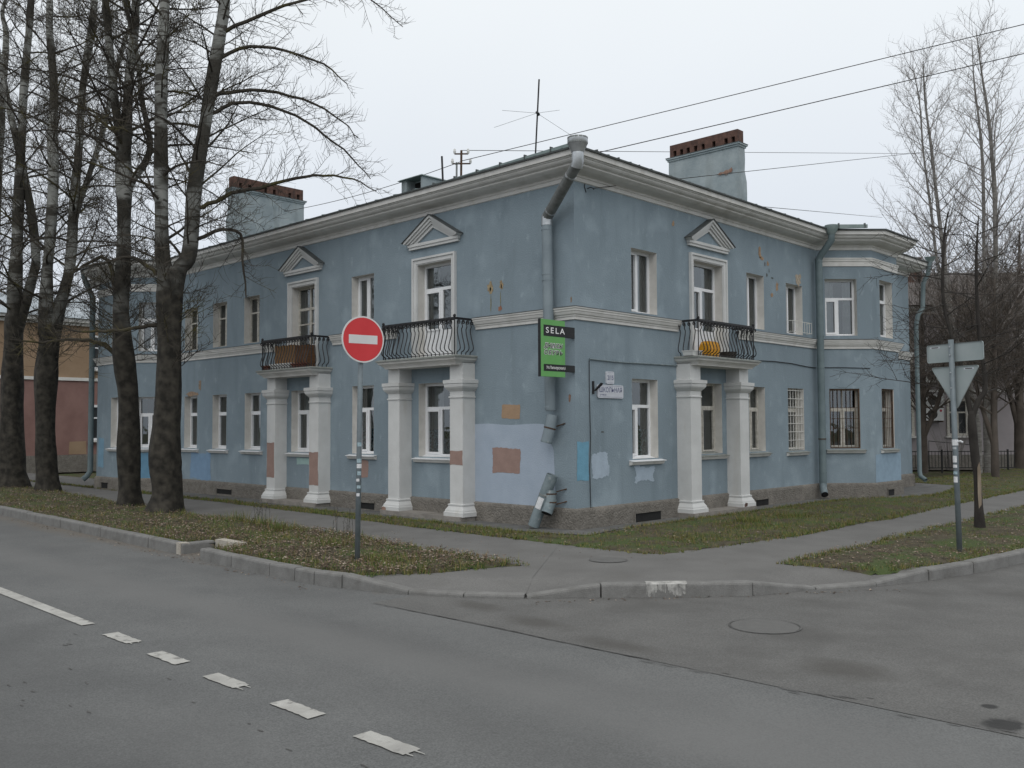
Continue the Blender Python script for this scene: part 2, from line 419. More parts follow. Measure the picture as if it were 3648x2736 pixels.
def thing(name, label, cat, loc=(0, 0, 0), group=None, kind=None):
    o = bpy.data.objects.new(name, None); COL.objects.link(o)
    o.empty_display_size = 0.2
    o.location = loc; WLOC[o] = Vector(loc)
    if label: o["label"] = label
    if cat: o["category"] = cat
    if group: o["group"] = group
    if kind: o["kind"] = kind
    return o

def tag(o, label=None, cat=None, group=None, kind=None):
    if label: o["label"] = label
    if cat: o["category"] = cat
    if group: o["group"] = group
    if kind: o["kind"] = kind
    return o

def text_mesh(mb, body, origin, ux, uz, width=None, height=0.1, n=None, shear=0.0, offset=0.0, spacing=1.0, lift=0.0):
    """flat lettering laid in the plane (ux, uz) with its lower left at origin"""
    cu = bpy.data.curves.new("t", 'FONT'); cu.body = body; cu.size = 1.0; cu.shear = shear
    cu.offset = offset; cu.space_character = spacing; cu.resolution_u = 3
    ob = bpy.data.objects.new("t", cu); COL.objects.link(ob)
    dg = bpy.context.evaluated_depsgraph_get(); dg.update()
    me = bpy.data.meshes.new_from_object(ob.evaluated_get(dg))
    vs = [v.co.copy() for v in me.vertices]; fs = [tuple(p.vertices) for p in me.polygons]
    bpy.data.objects.remove(ob); bpy.data.curves.remove(cu); bpy.data.meshes.remove(me)
    if not vs: return
    x0 = min(v.x for v in vs); x1 = max(v.x for v in vs); y0 = min(v.y for v in vs); y1 = max(v.y for v in vs)
    sy = height / (y1 - y0); sx = (width / (x1 - x0)) if width else sy
    O = Vector(origin); ux = Vector(ux); uz = Vector(uz); nn = ux.cross(uz)
    b = len(mb.v)
    for v in vs: mb.vert(O + ux * ((v.x - x0) * sx) + uz * ((v.y - y0) * sy) + nn * lift)
    for f in fs: mb.face([b + k for k in f])

def wob_poly(x0, x1, z0, z1, amp=0.02, n=7, rnd=None):
    rnd = rnd or R_
    pts = []
    for (a, b) in (((x0, z0), (x1, z0)), ((x1, z0), (x1, z1)), ((x1, z1), (x0, z1)), ((x0, z1), (x0, z0))):
        for k in range(n):
            t = k / n
            big = math.sin(t * 5 + a[0] * 7) * amp * .8
            pts.append((a[0] + (b[0] - a[0]) * t + rnd.uniform(-amp, amp) * .6 + big * (a[0] == b[0]), a[1] + (b[1] - a[1]) * t + rnd.uniform(-amp, amp) * .6 + big * (a[1] == b[1])))
    return pts

# ------------------------------------------------------------------ ground, roads, pavements
ROAD = -0.12
g = MB(); g.poly([(-600, -600, -0.16), (600, -600, -0.16), (600, 600, -0.16), (-600, 600, -0.16)])
tag(g.build("ground", M['soil']), kind="structure")
g = MB(); g.poly([(-150, -16, ROAD), (60, -16, ROAD), (60, -4.4, ROAD), (-150, -4.4, ROAD)])
road = tag(g.build("road", M['asphalt']), kind="structure")
sidep = [(2.05, -5.79), (60, -5.60), (60, -5.0), (16, -4.0), (13.5, 0), (13.5, 150), (4.5, 150), (4.5, -3.2), (3.2, -4.3), (2.05, -5.0)]
g = MB(); g.poly([(x, y, ROAD + 0.004) for x, y in sidep])
side_road = tag(g.build("side_road", M['asphalt2']), kind="structure")
g = MB(); g.poly([(-150, -16.2, -0.03), (-150, -60, -0.03), (60, -60, -0.03), (60, -16.2, -0.03)])
tag(g.build("far_pavement", M['walk']), kind="structure")

# joint between the two asphalt layers, and tar smears along it
rr = random.Random(3)
g = MB()
xs = np.linspace(2.1, 5.6, 50)
def seam_y(x): return -5.79 + 0.02 * math.sin(x * 2.1) + (0.03 * max(0, x - 4.5))
prev = None
for x in xs:
    y = seam_y(x) + rr.uniform(-0.006, 0.006); wd = rr.uniform(0.002, 0.008)
    cur = (g.vert((x, y - wd, ROAD + 0.009)), g.vert((x, y + wd, ROAD + 0.009)))
    if prev: g.face((prev[0], cur[0], cur[1], prev[1]))
    prev = cur
for k in range(18):
    x = rr.uniform(5.0, 8.4); y = seam_y(x) + rr.uniform(-0.14, 0.10); L = rr.uniform(0.02, 0.11); h = rr.uniform(0.003, 0.009)
    g.poly([(x - L, y, ROAD + 0.0085), (x - L * .4, y - h, ROAD + 0.0085), (x + L * .5, y - h * .8, ROAD + 0.0085), (x + L, y + h * .3, ROAD + 0.0085), (x + L * .3, y + h, ROAD + 0.0085), (x - L * .5, y + h * .7, ROAD + 0.0085)])
g.build("asphalt_seam", M['seam'], road)
g = MB()
for k in range(34):
    x = rr.uniform(0.8, 7.5); y = rr.uniform(-9.9, -8.5); L = rr.uniform(0.015, 0.06); h = rr.uniform(0.004, 0.010); a = rr.uniform(-.3, .3)
    c, s_ = math.cos(a), math.sin(a)
    g.poly([(x + c * u - s_ * v, y + s_ * u + c * v, ROAD + 0.004) for u, v in ((-L, 0), (-L * .4, -h), (L * .5, -h * .8), (L, h * .3), (L * .3, h), (-L * .5, h * .7))])
g.build("tar_fleck", M['seam'], road)["kind"] = "stuff"

# centre line: one long stripe and short dashes
def dash(x0, x1, yc0, yc1, w_):
    g = MB(); rr2 = random.Random(int(x0 * 100) + 5)
    n = 12; topp = []; bot = []
    for k in range(n + 1):
        t = k / n; x = x0 + (x1 - x0) * t; y = yc0 + (yc1 - yc0) * t
        j = rr2.uniform(-0.006, 0.006)
        e_ = rr2.uniform(-0.012, 0.015) if k in (0, n) else 0
        topp.append((x + e_, y + w_ / 2 + j, ROAD + 0.008)); bot.append((x + e_ * -.6, y - w_ / 2 + rr2.uniform(-0.006, 0.006), ROAD + 0.008))
    i = [g.vert(p) for p in topp]; j = [g.vert(p) for p in bot]
    for k in range(n): g.face((j[k], j[k + 1], i[k + 1], i[k]))
    if x0 in (1.47, 3.44, 5.36):  # ragged paint tails
        for dy in (0.03, -0.035):
            L = rr2.uniform(0.03, 0.12)
            g.poly([(x1, yc1 + dy - .008, ROAD + 0.0078), (x1 + L, yc1 + dy - .002, ROAD + 0.0078), (x1 + L * .8, yc1 + dy + .006, ROAD + 0.0078), (x1, yc1 + dy + .01, ROAD + 0.0078)])
    return g.build("lane_marking", M['paint'], road)
dash(-30, 0.94, -7.7, -8.295, 0.135)
for x0, x1, y in ((1.47, 1.98, -8.315), (2.46, 2.96, -8.36), (3.44, 3.90, -8.385), (4.41, 4.88, -8.405), (5.36, 5.83, -8.415), (6.33, 6.80, -8.42), (7.3, 7.77, -8.425), (8.27, 8.74, -8.43)):
    dash(x0, x1, y, y - 0.005, 0.135)

# kerb: stones along a measured line (front bottom edge), each with its own top level
kerb = thing("kerb", None, None, kind="structure")
KL = [(-3.15 - k, -5.43 + k * .0395, .045) for k in range(57, -1, -1)]
K2 = [(-2.34, -5.47, .045), (-1.35, -5.54, .045), (-0.33, -5.585, .045), (0.22, -5.575, .045), (0.62, -5.565, .045), (1.07, -5.49, .045), (1.97, -5.25, -.065), (2.55, -4.95, -.068), (3.10, -4.57, -.068)]
K3 = [(3.12, -4.55, -.075), (3.66, -3.95, .03), (4.81, -2.75, .032), (5.14, -1.93, -.085), (5.57, -1.30, -.06), (5.85, -.46, .02), (6.06, .45, .03), (6.2, 1.35, .04), (6.3, 2.3, .045)] + [(6.34 + .012 * k, 3.3 + k, .045) for k in range(0, 60)]
def kerb_stone(a, b, seed):
    rr2 = random.Random(seed)
    A = Vector((a[0], a[1], 0)); B = Vector((b[0], b[1], 0)); d = (B - A); L = d.length; d.normalize()
    n = Vector((-d.y, d.x, 0))  # towards the pavement (left of travel)
    gap = 0.007 if L > .3 else 0.004
    W = 0.15
    dz = rr2.uniform(-0.006, 0.006); dn = rr2.uniform(-0.006, 0.006)
    rings = []
    g = MB()
    for (t, tz) in ((gap, a[2]), (0.03, a[2] + (b[2] - a[2]) * .03), (L - 0.03, b[2] + (a[2] - b[2]) * .03), (L - gap, b[2])):
        edge = t in (gap, L - gap)
        e_ = 0.008 if edge else 0.0
        P = A + d * t
        tz = tz + dz
        prof = [(0 + dn + e_, -0.2), (0.004 + dn + e_, tz - 0.028), (0.012 + dn + e_, tz - 0.010), (0.030 + dn + e_, tz - e_), (W - 0.015, tz - e_), (W, tz - 0.02), (W, -0.2)]
        rings.append([g.vert(P + n * o + Vector((0, 0, z))) for o, z in prof])
    for r0, r1 in zip(rings, rings[1:]):
        for k in range(len(r0) - 1): g.face((r0[k], r1[k], r1[k + 1], r0[k + 1]))
    g.face(rings[0][::-1]); g.face(rings[-1])
    return g.build("kerb_stone", M['kerb'], kerb)
sd = 0
for line in (KL[30:], K2, K3):
    for a, b in zip(line, line[1:]):
        sd += 1
        if a[1] > 32: continue
        kerb_stone(a, b, sd)
# broken kerb: a stone turned inwards with a pale broken end, and a pale stone lying flat
kerb_stone((-3.0, -5.40, .04), (-3.12, -4.80, .03), 901)
g = MB(); g.box(-3.15, -5.42, -0.12, -3.03, -5.27, 0.046); g.build("kerb_stub", M['kerbpale'], kerb)
g = MB(); g.hexa([(-3.1, -4.82, -.1), (-2.45, -4.80, -.1), (-2.43, -4.66, -.1), (-3.12, -4.66, -.1), (-3.1, -4.82, .045), (-2.45, -4.80, .04), (-2.43, -4.66, .04), (-3.12, -4.66, .045)])
g.build("kerb_stub", M['kerbpale'], kerb)
# whitewash on the corner kerb stone
rr = random.Random(11)
A = Vector((3.66, -3.95, 0)); D_ = (Vector((4.81, -2.75, 0)) - A).normalized(); N_ = Vector((-D_.y, D_.x, 0))
g = MB()
for k in range(60):
    t = rr.uniform(.49, .93); wd = rr.uniform(.004, .03); h = abs(rr.gauss(.03, .045)) + .01; z1 = .022 - (0 if rr.random() < .75 else rr.uniform(.0, .06)); h = min(h, z1 + .10)
    a = A + D_ * t - N_ * (0.003 + .00001 * k); b = A + D_ * (t + wd) - N_ * (0.003 + .00001 * k)
    g.poly([a + Vector((0, 0, z1 - h)), a.lerp(b, .5) + Vector((0, 0, z1 - h - rr.uniform(0, .02))), b + Vector((0, 0, z1 - h + rr.uniform(-.015, .02))), b + Vector((0, 0, z1)), a + Vector((0, 0, z1))])
a = A + D_ * 0.49; b = A + D_ * 0.94
g.poly([a + N_ * .035 + Vector((0, 0, .041)), b + N_ * .035 + Vector((0, 0, .041)), b + N_ * .1 + Vector((0, 0, .041)), a + N_ * .095 + Vector((0, 0, .041))])
g.poly([a - N_ * .004 + Vector((0, 0, .02)), b - N_ * .004 + Vector((0, 0, .02)), b + N_ * .035 + Vector((0, 0, .041)), a + N_ * .035 + Vector((0, 0, .041))])
g.build("whitewash", M['whitewash'], kerb)

# pavement sheet: follows the kerb tops, level further in
def back(line, off=.14):
    res = []
    for i, p in enumerate(line):
        a = line[max(0, i - 1)]; b = line[min(len(line) - 1, i + 1)]
        d = Vector((b[0] - a[0], b[1] - a[1])).normalized(); n = Vector((-d.y, d.x))
        res.append((p[0] + n.x * off, p[1] + n.y * off, min(p[2] - .012, 0.0)))
    return res
edge = back(KL[::6] + [KL[-1]]) + [(-3.05, -4.66, 0.0), (-2.40, -4.66, 0.0)] + back(K2) + back(K3[:9]) + back(K3[9::6])
g = MB(); prev = None
for (x, y, z) in edge:
    far = Vector((min(x, -.4), max(.4, y), 0)) if (x < -.4 or y > .4) else Vector((-.4, .4, 0))
    if x < -.4: far = Vector((x, .4, 0))
    q = far - Vector((x, y, 0)); inn = Vector((x, y, 0)) + q * (.55 / q.length)
    cur = [g.vert(p) for p in ((x, y, z), inn, far)]
    if prev:
        g.face((prev[0], cur[0], cur[1], prev[1])); g.face((prev[1], cur[1], cur[2], prev[2]))
    prev = cur
tag(g.build("pavement", M['walk']), kind="structure")

# verges (soil, then grass and leaves on it)
def inside(poly, x, y):
    c = False; j = len(poly) - 1
    for i in range(len(poly)):
        xi, yi = poly[i]; xj, yj = poly[j]
        if (yi > y) != (yj > y) and x < (xj - xi) * (y - yi) / (yj - yi) + xi: c = not c
        j = i
    return c
def edge_dist(poly, x, y):
    b = 9
    for i in range(len(poly)):
        x0, y0 = poly[i]; x1, y1 = poly[(i + 1) % len(poly)]
        dx, dy = x1 - x0, y1 - y0; t = max(0, min(1, ((x - x0) * dx + (y - y0) * dy) / (dx * dx + dy * dy + 1e-9)))
        b = min(b, math.hypot(x - x0 - t * dx, y - y0 - t * dy))
    return b
V1 = [(-34, -4.06), (-12, -4.93), (-8, -5.09), (-4, -5.25), (-3.2, -5.27), (-3.2, -4.64), (-2.38, -4.64), (-2.35, -5.32), (-1.3, -5.39), (0.2, -5.42), (0.9, -5.36), (1.25, -5.20), (1.62, -4.6), (1.78, -4.0), (1.95, -3.52), (2.08, -3.40), (1.6, -3.36), (.83, -3.24), (-.3, -3.19), (-1.2, -3.05), (-2.13, -2.95), (-3.8, -2.86), (-5.7, -2.89), (-8, -2.89), (-11.7, -2.71), (-14, -2.45), (-16.3, -2.22), (-20, -2.2), (-34, -2.0)]
V2 = [(4.26, -1.17), (4.7, -1.13), (5.15, -1.03), (5.56, -.80), (5.66, -.36), (5.93, .55), (6.05, 1.4), (6.16, 2.4), (6.2, 3.3), (6.3, 12), (6.4, 32), (4.0, 32), (4.11, 9.8), (4.22, 5.2), (4.24, 2.6), (4.32, 1.3), (4.30, .8), (4.27, -.2)]
V3 = [(-34, -.75), (-34, -1.0), (-11.8, -1.03), (-7.2, -1.13), (-4.36, -1.31), (-2.3, -1.5), (-1.0, -1.5), (1.45, -1.61), (2.55, -1.54), (2.72, -1.34), (2.80, -.9), (2.88, -.23), (2.94, .3), (3.07, 1.4), (3.12, 1.83), (3.06, 4.45), (3.17, 5.3), (2.95, 8.6), (2.8, 14.7), (2.8, 32), (-1.0, 32), (-1.0, 16.2), (1.0, 15.4), (1.6, 12.2), (1.5, 11.2), (1.30, 9.9), (.55, 9.0), (.45, 7.5), (.46, 4.8), (.45, 2.6), (.44, 1.6), (.45, .62), (.6, -.45), (-.1, -.70), (-.9, -.76), (-2.1, -.76), (-5.2, -.70), (-9, -.72)]
def hz(x, y): return 0.018 * (math.sin(1.7 * x + .6 * y) + math.sin(2.9 * y - 1.1 * x) + .6 * math.sin(5.3 * x + 4.1 * y))
def pave_z(x, y):
    best = (9, 0)
    for (x0, y0, z0), (x1, y1, z1) in zip(edge, edge[1:]):
        if z0 >= 0 and z1 >= 0: continue
        dx, dy = x1 - x0, y1 - y0; t_ = max(0, min(1, ((x - x0) * dx + (y - y0) * dy) / (dx * dx + dy * dy + 1e-9)))
        d = math.hypot(x - x0 - t_ * dx, y - y0 - t_ * dy)
        if d < best[0]: best = (d, z0 + (z1 - z0) * t_)
    return best[1] * max(0, 1 - best[0] / .55)
def verge(name, poly, step, zmax, seed):
    rr2 = random.Random(seed)
    xs = [p[0] for p in poly]; ys = [p[1] for p in poly]
    nx = int((max(xs) - min(xs)) / step) + 2; ny = int((max(ys) - min(ys)) / step) + 2
    g = MB(); ids = {}
    def vid(i, j):
        if (i, j) not in ids:
            x = min(xs) + i * step + rr2.uniform(-.3, .3) * step; y = min(ys) + j * step + rr2.uniform(-.3, .3) * step
            if inside(poly, x, y):
                d = edge_dist(poly, x, y); z = 0.006 + zmax * min(1, d / .35) + (hz(x, y) * .5 if d > .2 else 0)
                z = max(z, .006)
            else: z = -0.03
            ids[(i, j)] = g.vert((x, y, z + (pave_z(x, y) if -7 < y < 2 and x > .5 else 0)))
        return ids[(i, j)]
    for i in range(nx):
        for j in range(ny):
            cx = min(xs) + (i + .5) * step; cy = min(ys) + (j + .5) * step
            if inside(poly, cx, cy): g.face((vid(i, j), vid(i + 1, j), vid(i + 1, j + 1), vid(i, j + 1)))
    return tag(g.build(name, M['soil'], smooth=True), kind="structure")
verge("verge", [p for p in V1], .14, .035, 1)
verge("verge", V2, .15, .035, 2)
verge("lawn", V3, .13, .03, 3)
g = MB()
apron = [(-34, -.74), (-9, -.71), (-5.2, -.69), (-2.1, -.75), (-.9, -.75), (-.1, -.69), (.61, -.44), (.46, .62), (.45, 1.6), (.46, 2.6), (.47, 4.8), (.46, 7.5), (.56, 9.0), (1.31, 9.9), (1.51, 11.2), (1.61, 12.2), (1.0, 15.4), (-1, 16.2), (-1, 1), (-34, 1)]
g.poly([(x, y, 0.012) for x, y in apron])
tag(g.build("concrete_apron", M['apron']), kind="structure")

# grass and leaves
def scatter(poly, n, rnd, xmin=-24, ymax=26):
    xs = [max(xmin, p[0]) for p in poly]; ys = [min(ymax, p[1]) for p in poly]
    x0, x1, y0, y1 = min(xs), max(xs), min(ys), max(ys)
    res = []
    while len(res) < n:
        x = rnd.uniform(x0, x1); y = rnd.uniform(y0, y1)
        d2 = math.hypot(x - 9.99, y + 11.9)
        if rnd.random() > min(1.0, (15.0 / d2) ** 1.3): continue
        if inside(poly, x, y): res.append((x, y))
    return res
def patchy(x, y): return .5 + .5 * math.sin(1.3 * x + 2.2 * y + math.sin(2.3 * x)) * math.sin(1.9 * y - .8 * x + 1)
rr = random.Random(21)
g = MB()
def tuft(x, y, h, n):
    z = 0.0 + max(0.0, hz(x, y) * .5)
    for k in range(n):
        a = rr.uniform(0, 6.28); bx = x + rr.uniform(-.025, .025); by = y + rr.uniform(-.025, .025)
        L = h * rr.uniform(.5, 1.2); lean = L * rr.uniform(.2, .9); wd = rr.uniform(.003, .006)
        c, s_ = math.cos(a), math.sin(a)
        g.face((g.vert((bx - s_ * wd, by + c * wd, z)), g.vert((bx + s_ * wd, by - c * wd, z)), g.vert((bx + c * lean, by + s_ * lean, z + L))))
for (x, y) in scatter(V1, 10000, rr):
    if rr.random() < .35 + .65 * patchy(x, y): tuft(x, y, rr.choice((.05, .07, .09, .12)), 5)
for (x, y) in scatter(V2, 15000, rr):
    if abs((y - .85) + (x - 4.3) * .42) < .13 and rr.random() < .9: continue
    if rr.random() < .35 + .65 * patchy(x, y): tuft(x, y, rr.choice((.04, .05, .06)), 5)
for (x, y) in scatter(V3, 24000, rr):
    d = edge_dist(V3, x, y)
    worn = (x > 0.2 and y < 1.0 and d < .30)
    if worn and rr.random() < .85: continue
    if rr.random() > .45 + .75 * patchy(x * .9 + 1, y * .8): continue
    tuft(x, y, rr.choice((.04, .05, .06, .08)), 6)
for poly_, nn_ in ((V1, 26), (V2, 22), (V3, 24)):
    for i in range(len(poly_)):
        (x0, y0), (x1, y1) = poly_[i], poly_[(i + 1) % len(poly_)]
        L = math.hypot(x1 - x0, y1 - y0)
        if max(abs(x0), abs(x1), abs(y0), abs(y1)) > 25: continue
        for k in range(int(L * nn_)):
            t_ = rr.random(); x = x0 + (x1 - x0) * t_ + rr.gauss(0, .035); y = y0 + (y1 - y0) * t_ + rr.gauss(0, .035)
            if rr.random() < .3 + .6 * patchy(x * 2, y * 2): tuft(x, y, rr.choice((.03, .045, .06)), 5)
for (cx, cy, n, h) in ((1.55, 2.9, 90, .16), (-3.5, -3.4, 60, .2), (-4.4, -3.3, 40, .22), (.4, -4.4, 60, .12), (-1.2, -4.0, 70, .13), (1.7, 4.2, 60, .13), (-5.3, -3.2, 30, .25)):
    for k in range(n): tuft(cx + rr.gauss(0, .16), cy + rr.gauss(0, .12), h, 5)
tag(g.build("grass", M['grass']), "short green and yellowing grass on the verges and lawn", "grass", kind="stuff")
g = MB()
def leaf(x, y, z0, s_):
    a = rr.uniform(0, 6.28); c, sn = math.cos(a), math.sin(a); f = rr.uniform(-.2, .9) * s_; t1 = rr.uniform(-.3, .5) * s_
    asp = rr.uniform(.45, 1.0)
    p = [(-s_, 0, 0), (-s_ * .2, -s_ * asp, f), (s_ * .6, -s_ * asp * .6, f * .5), (s_ * 1.1, 0, t1), (s_ * .3, s_ * asp * .9, f * .7), (-s_ * .5, s_ * asp * .7, f * .4)]
    g.face([g.vert((x + c * u - sn * v, y + sn * u + c * v, z0 + abs(q))) for u, v, q in p])
for (x, y) in scatter(V1, 26000, rr):
    if rr.random() < .30 + .70 * patchy(x * 1.3 + 3, y * 1.2): leaf(x, y, .035 + hz(x, y) * .5 + rr.uniform(0, .05), rr.uniform(.010, .026))
for (x, y) in scatter(V2, 7500, rr):
    if rr.random() < (.9 if y < 1 else .3 + .5 * patchy(x, y)): leaf(x, y, .035 + hz(x, y) * .5 + rr.uniform(0, .03), rr.uniform(.009, .023))
for (x, y) in scatter(V3, 2200, rr): leaf(x, y, .04, rr.uniform(.012, .024))
for k in range(420):   # blown against the kerb
    t = rr.random()
    if t < .6: x = rr.uniform(-14, 1.0); y = -5.14 - (x + 12) * .038 - abs(rr.gauss(0, .10)) - .06
    elif t < .8: x = rr.uniform(-3.2, -2.2); y = rr.uniform(-5.75, -4.9)
    else:
        s_ = rr.random(); x = 3.1 + s_ * 2.6 + .1; y = -4.6 + s_ * 3.4 - abs(rr.gauss(0, .1)); x += .08
    leaf(x, y, ROAD + .006, rr.uniform(.008, .02))
for k in range(90):
    x = rr.uniform(-8, 4.2); y = rr.uniform(-3.0, -1.6); leaf(x, y, .006, rr.uniform(.007, .016))
tag(g.build("fallen_leaves", M['leaf']), "brown fallen leaves scattered over verges and gutter", "leaves", kind="stuff")

# manhole lids
def manhole(cx, cy, z, r, name, label, lift):
    t = thing(name, label, "manhole", (cx, cy, z))
    g = MB(); n = 28
    c0 = [g.vert((cx + r * .93 * math.cos(2 * math.pi * k / n), cy + r * .93 * math.sin(2 * math.pi * k / n), z + lift)) for k in range(n)]
    g.face(c0)
    g.build("lid", M['manhole'], t)
    g = MB()
    for r0, r1, zz in ((r * .955, r * 1.0, z + lift + .003),):
        a = [g.vert((cx + r0 * math.cos(2 * math.pi * k / n), cy + r0 * math.sin(2 * math.pi * k / n), zz)) for k in range(n)]
        b = [g.vert((cx + r1 * math.cos(2 * math.pi * k / n), cy + r1 * math.sin(2 * math.pi * k / n), zz)) for k in range(n)]
        for k in range(n): g.face((a[k], b[k], b[(k + 1) % n], a[(k + 1) % n]))
    g.build("rim", M['lidrim'], t)
    return t
manhole(2.49, -2.33, 0.0, .25, "manhole_cover", "round manhole cover in the pavement in front of the house corner", .006)
manhole(5.66, -4.05, ROAD, .33, "manhole_cover", "large round asphalt-covered manhole in the side road by the whitewashed kerb", .009)


# ================================================================== the blue house
house = thing("blue_house", "two-storey pale blue plastered corner house with white cornice, porticoes and balconies", "house", (0, 0, 0))
ZP, ZT = 0.33, 5.88
LB, RB = 0.94, 0.94
PATH = [(-18.9, 9.0), (-18.9, 0.0), (-18.09, 0.0), (-17.15, -.94), (-15.34, -.94), (-14.4, 0.0), (0.0, 0.0), (0.0, 8.9), (.94, 9.84), (.94, 11.38), (0.0, 12.32), (0.0, 14.6), (-9.0, 14.6)]
SEG = {k: (PATH[k], PATH[k + 1]) for k in range(len(PATH) - 1)}
LCANT, LFRONT, LEFT, RIGHT, RCANT, RFRONT = 4, 3, 5, 6, 7, 8

class Frame:
    """local frame of a wall: s along it, n outward, z up"""
    def __init__(s, a, b):
        s.a = Vector((a[0], a[1], 0)); d = Vector((b[0] - a[0], b[1] - a[1], 0)); s.L = d.length; s.d = d.normalized()
        s.n = Vector((s.d.y, -s.d.x, 0))
    def __call__(s, u, n, z): return s.a + s.d * u + s.n * n + Vector((0, 0, z))
    def box(s, mb, u0, u1, n0, n1, z0, z1):
        mb.hexa([s(u0, n0, z0), s(u1, n0, z0), s(u1, n1, z0), s(u0, n1, z0), s(u0, n0, z1), s(u1, n0, z1), s(u1, n1, z1), s(u0, n1, z1)])
FR = {k: Frame(*v) for k, v in SEG.items()}
XL = lambda x: x + 14.4      # left facade: wall coordinate from world X
# openings: (segment, s0, s1, z0, z1, style, options)
OP = []
def op(seg, s0, s1, z0, z1, style, **kw): OP.append((seg, s0, s1, z0, z1, style, kw))
# left facade, ground floor
op(LEFT, XL(-13.74), XL(-13.03), 1.19, 2.57, 'pvc1', sill=1, cur='cream')
op(LEFT, XL(-12.21), XL(-11.50), 1.19, 2.57, 'pvc1', sill=1)
op(LEFT, XL(-10.61), XL(-9.88), 1.19, 2.57, 'pvc1', sill=1, cur='net')
op(LEFT, XL(-8.54), XL(-7.54), 1.17, 2.57, 'pvc2', sill=1, cur='net')
op(LEFT, XL(-6.20), XL(-5.46), 1.17, 2.60, 'pvc2', sill=1, cur='blue')
op(LEFT, XL(-4.02), XL(-3.0), 1.15, 2.58, 'pvc2', sill=1, cur='blue')
# left facade, upper floor
op(LEFT, XL(-13.75), XL(-13.05), 3.80, 4.93, 'two', old=1)
op(LEFT, XL(-12.22), XL(-11.52), 3.80, 4.94, 'two', old=1, cur='net')
op(LEFT, XL(-10.67), XL(-9.96), 3.80, 4.95, 'two', old=1, cur='cream')
op(LEFT, XL(-8.52), XL(-7.60), 3.06, 4.95, 'door', old=1)
op(LEFT, XL(-6.23), XL(-5.46), 3.80, 4.95, 'two', cur='net')
op(LEFT, XL(-4.04), XL(-3.05), 3.06, 4.93, 'door')
# right facade, ground floor
op(RIGHT, 1.58, 2.37, 1.14, 2.58, 'pvc2', sill=1, cur='blue')
op(RIGHT, 3.62, 4.61, 1.17, 2.57, 'old2', sill=1)
op(RIGHT, 5.69, 6.37, 1.17, 2.55, 'old2', sill=1, cur='net')
op(RIGHT, 7.41, 8.17, 1.15, 2.56, 'old1', sill=1, grille='white', cur='cream')
# right facade, upper floor
op(RIGHT, 1.59, 2.385, 3.79, 4.955, 'two', cur='net')
op(RIGHT, 3.61, 4.68, 3.06, 4.98, 'door')
op(RIGHT, 5.67, 6.40, 3.80, 4.975, 'two', cur='cream')
op(RIGHT, 7.41, 8.19, 3.80, 4.94, 'two', guard=1, cur='cream')
# right bay
op(RCANT, .27, .99, 1.17, 2.58, 'old2', sill=1, grille='rust')
op(RCANT, .21, .97, 3.84, 5.19, 'pvc2', cur='net')
op(RFRONT, .45, 1.18, 1.16, 2.59, 'old1', sill=1, grille='rust', cur='net')
op(RFRONT, .46, 1.21, 3.84, 5.22, 'pvc1', cur='net')
# left bay
op(LCANT, .34, 1.06, 1.19, 2.58, 'pvc2', sill=1)
op(LCANT, .36, 1.12, 3.84, 5.19, 'pvc2', cur='net')
op(LFRONT, .95, 1.67, 1.19, 2.58, 'pvc1', sill=1)
op(LFRONT, .95, 1.67, 3.84, 5.19, 'pvc1')

# walls with real openings
g = MB()
for k in range(len(PATH) - 1):
    F = FR[k]; ops = [o for o in OP if o[0] == k]
    us = sorted(set([0.0, F.L] + [o[1] for o in ops] + [o[2] for o in ops])); zs = sorted(set([ZP, ZT + .05] + [o[3] for o in ops] + [o[4] for o in ops]))
    for u0, u1 in zip(us, us[1:]):
        for z0, z1 in zip(zs, zs[1:]):
            um, zm = (u0 + u1) / 2, (z0 + z1) / 2
            if any(o[1] < um < o[2] and o[3] < zm < o[4] for o in ops): continue
            g.poly([F(u0, 0, z0), F(u1, 0, z0), F(u1, 0, z1), F(u0, 0, z1)])
for a, b in (((-9, 14.6), (-9, 9)), ((-9, 9), (-18.9, 9))):
    g.poly([(a[0], a[1], 0), (b[0], b[1], 0), (b[0], b[1], 6), (a[0], a[1], 6)])
g.build("wall", M['blue'], house)
# dim rooms behind the windows
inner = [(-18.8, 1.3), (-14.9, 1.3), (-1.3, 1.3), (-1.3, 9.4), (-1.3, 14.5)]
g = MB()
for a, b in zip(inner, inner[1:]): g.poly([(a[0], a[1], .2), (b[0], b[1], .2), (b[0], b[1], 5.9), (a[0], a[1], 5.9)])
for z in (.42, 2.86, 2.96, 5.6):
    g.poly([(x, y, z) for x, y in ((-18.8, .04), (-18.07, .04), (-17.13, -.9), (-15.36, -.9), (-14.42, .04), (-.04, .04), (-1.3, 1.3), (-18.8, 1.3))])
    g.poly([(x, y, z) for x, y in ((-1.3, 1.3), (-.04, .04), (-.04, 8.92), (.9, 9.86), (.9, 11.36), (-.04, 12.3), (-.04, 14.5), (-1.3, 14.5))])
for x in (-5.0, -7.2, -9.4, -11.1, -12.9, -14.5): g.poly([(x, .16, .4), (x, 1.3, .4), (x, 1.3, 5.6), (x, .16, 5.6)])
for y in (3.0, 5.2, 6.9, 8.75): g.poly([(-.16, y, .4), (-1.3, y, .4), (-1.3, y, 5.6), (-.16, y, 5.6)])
g.build("inner_wall", M['room'], house)

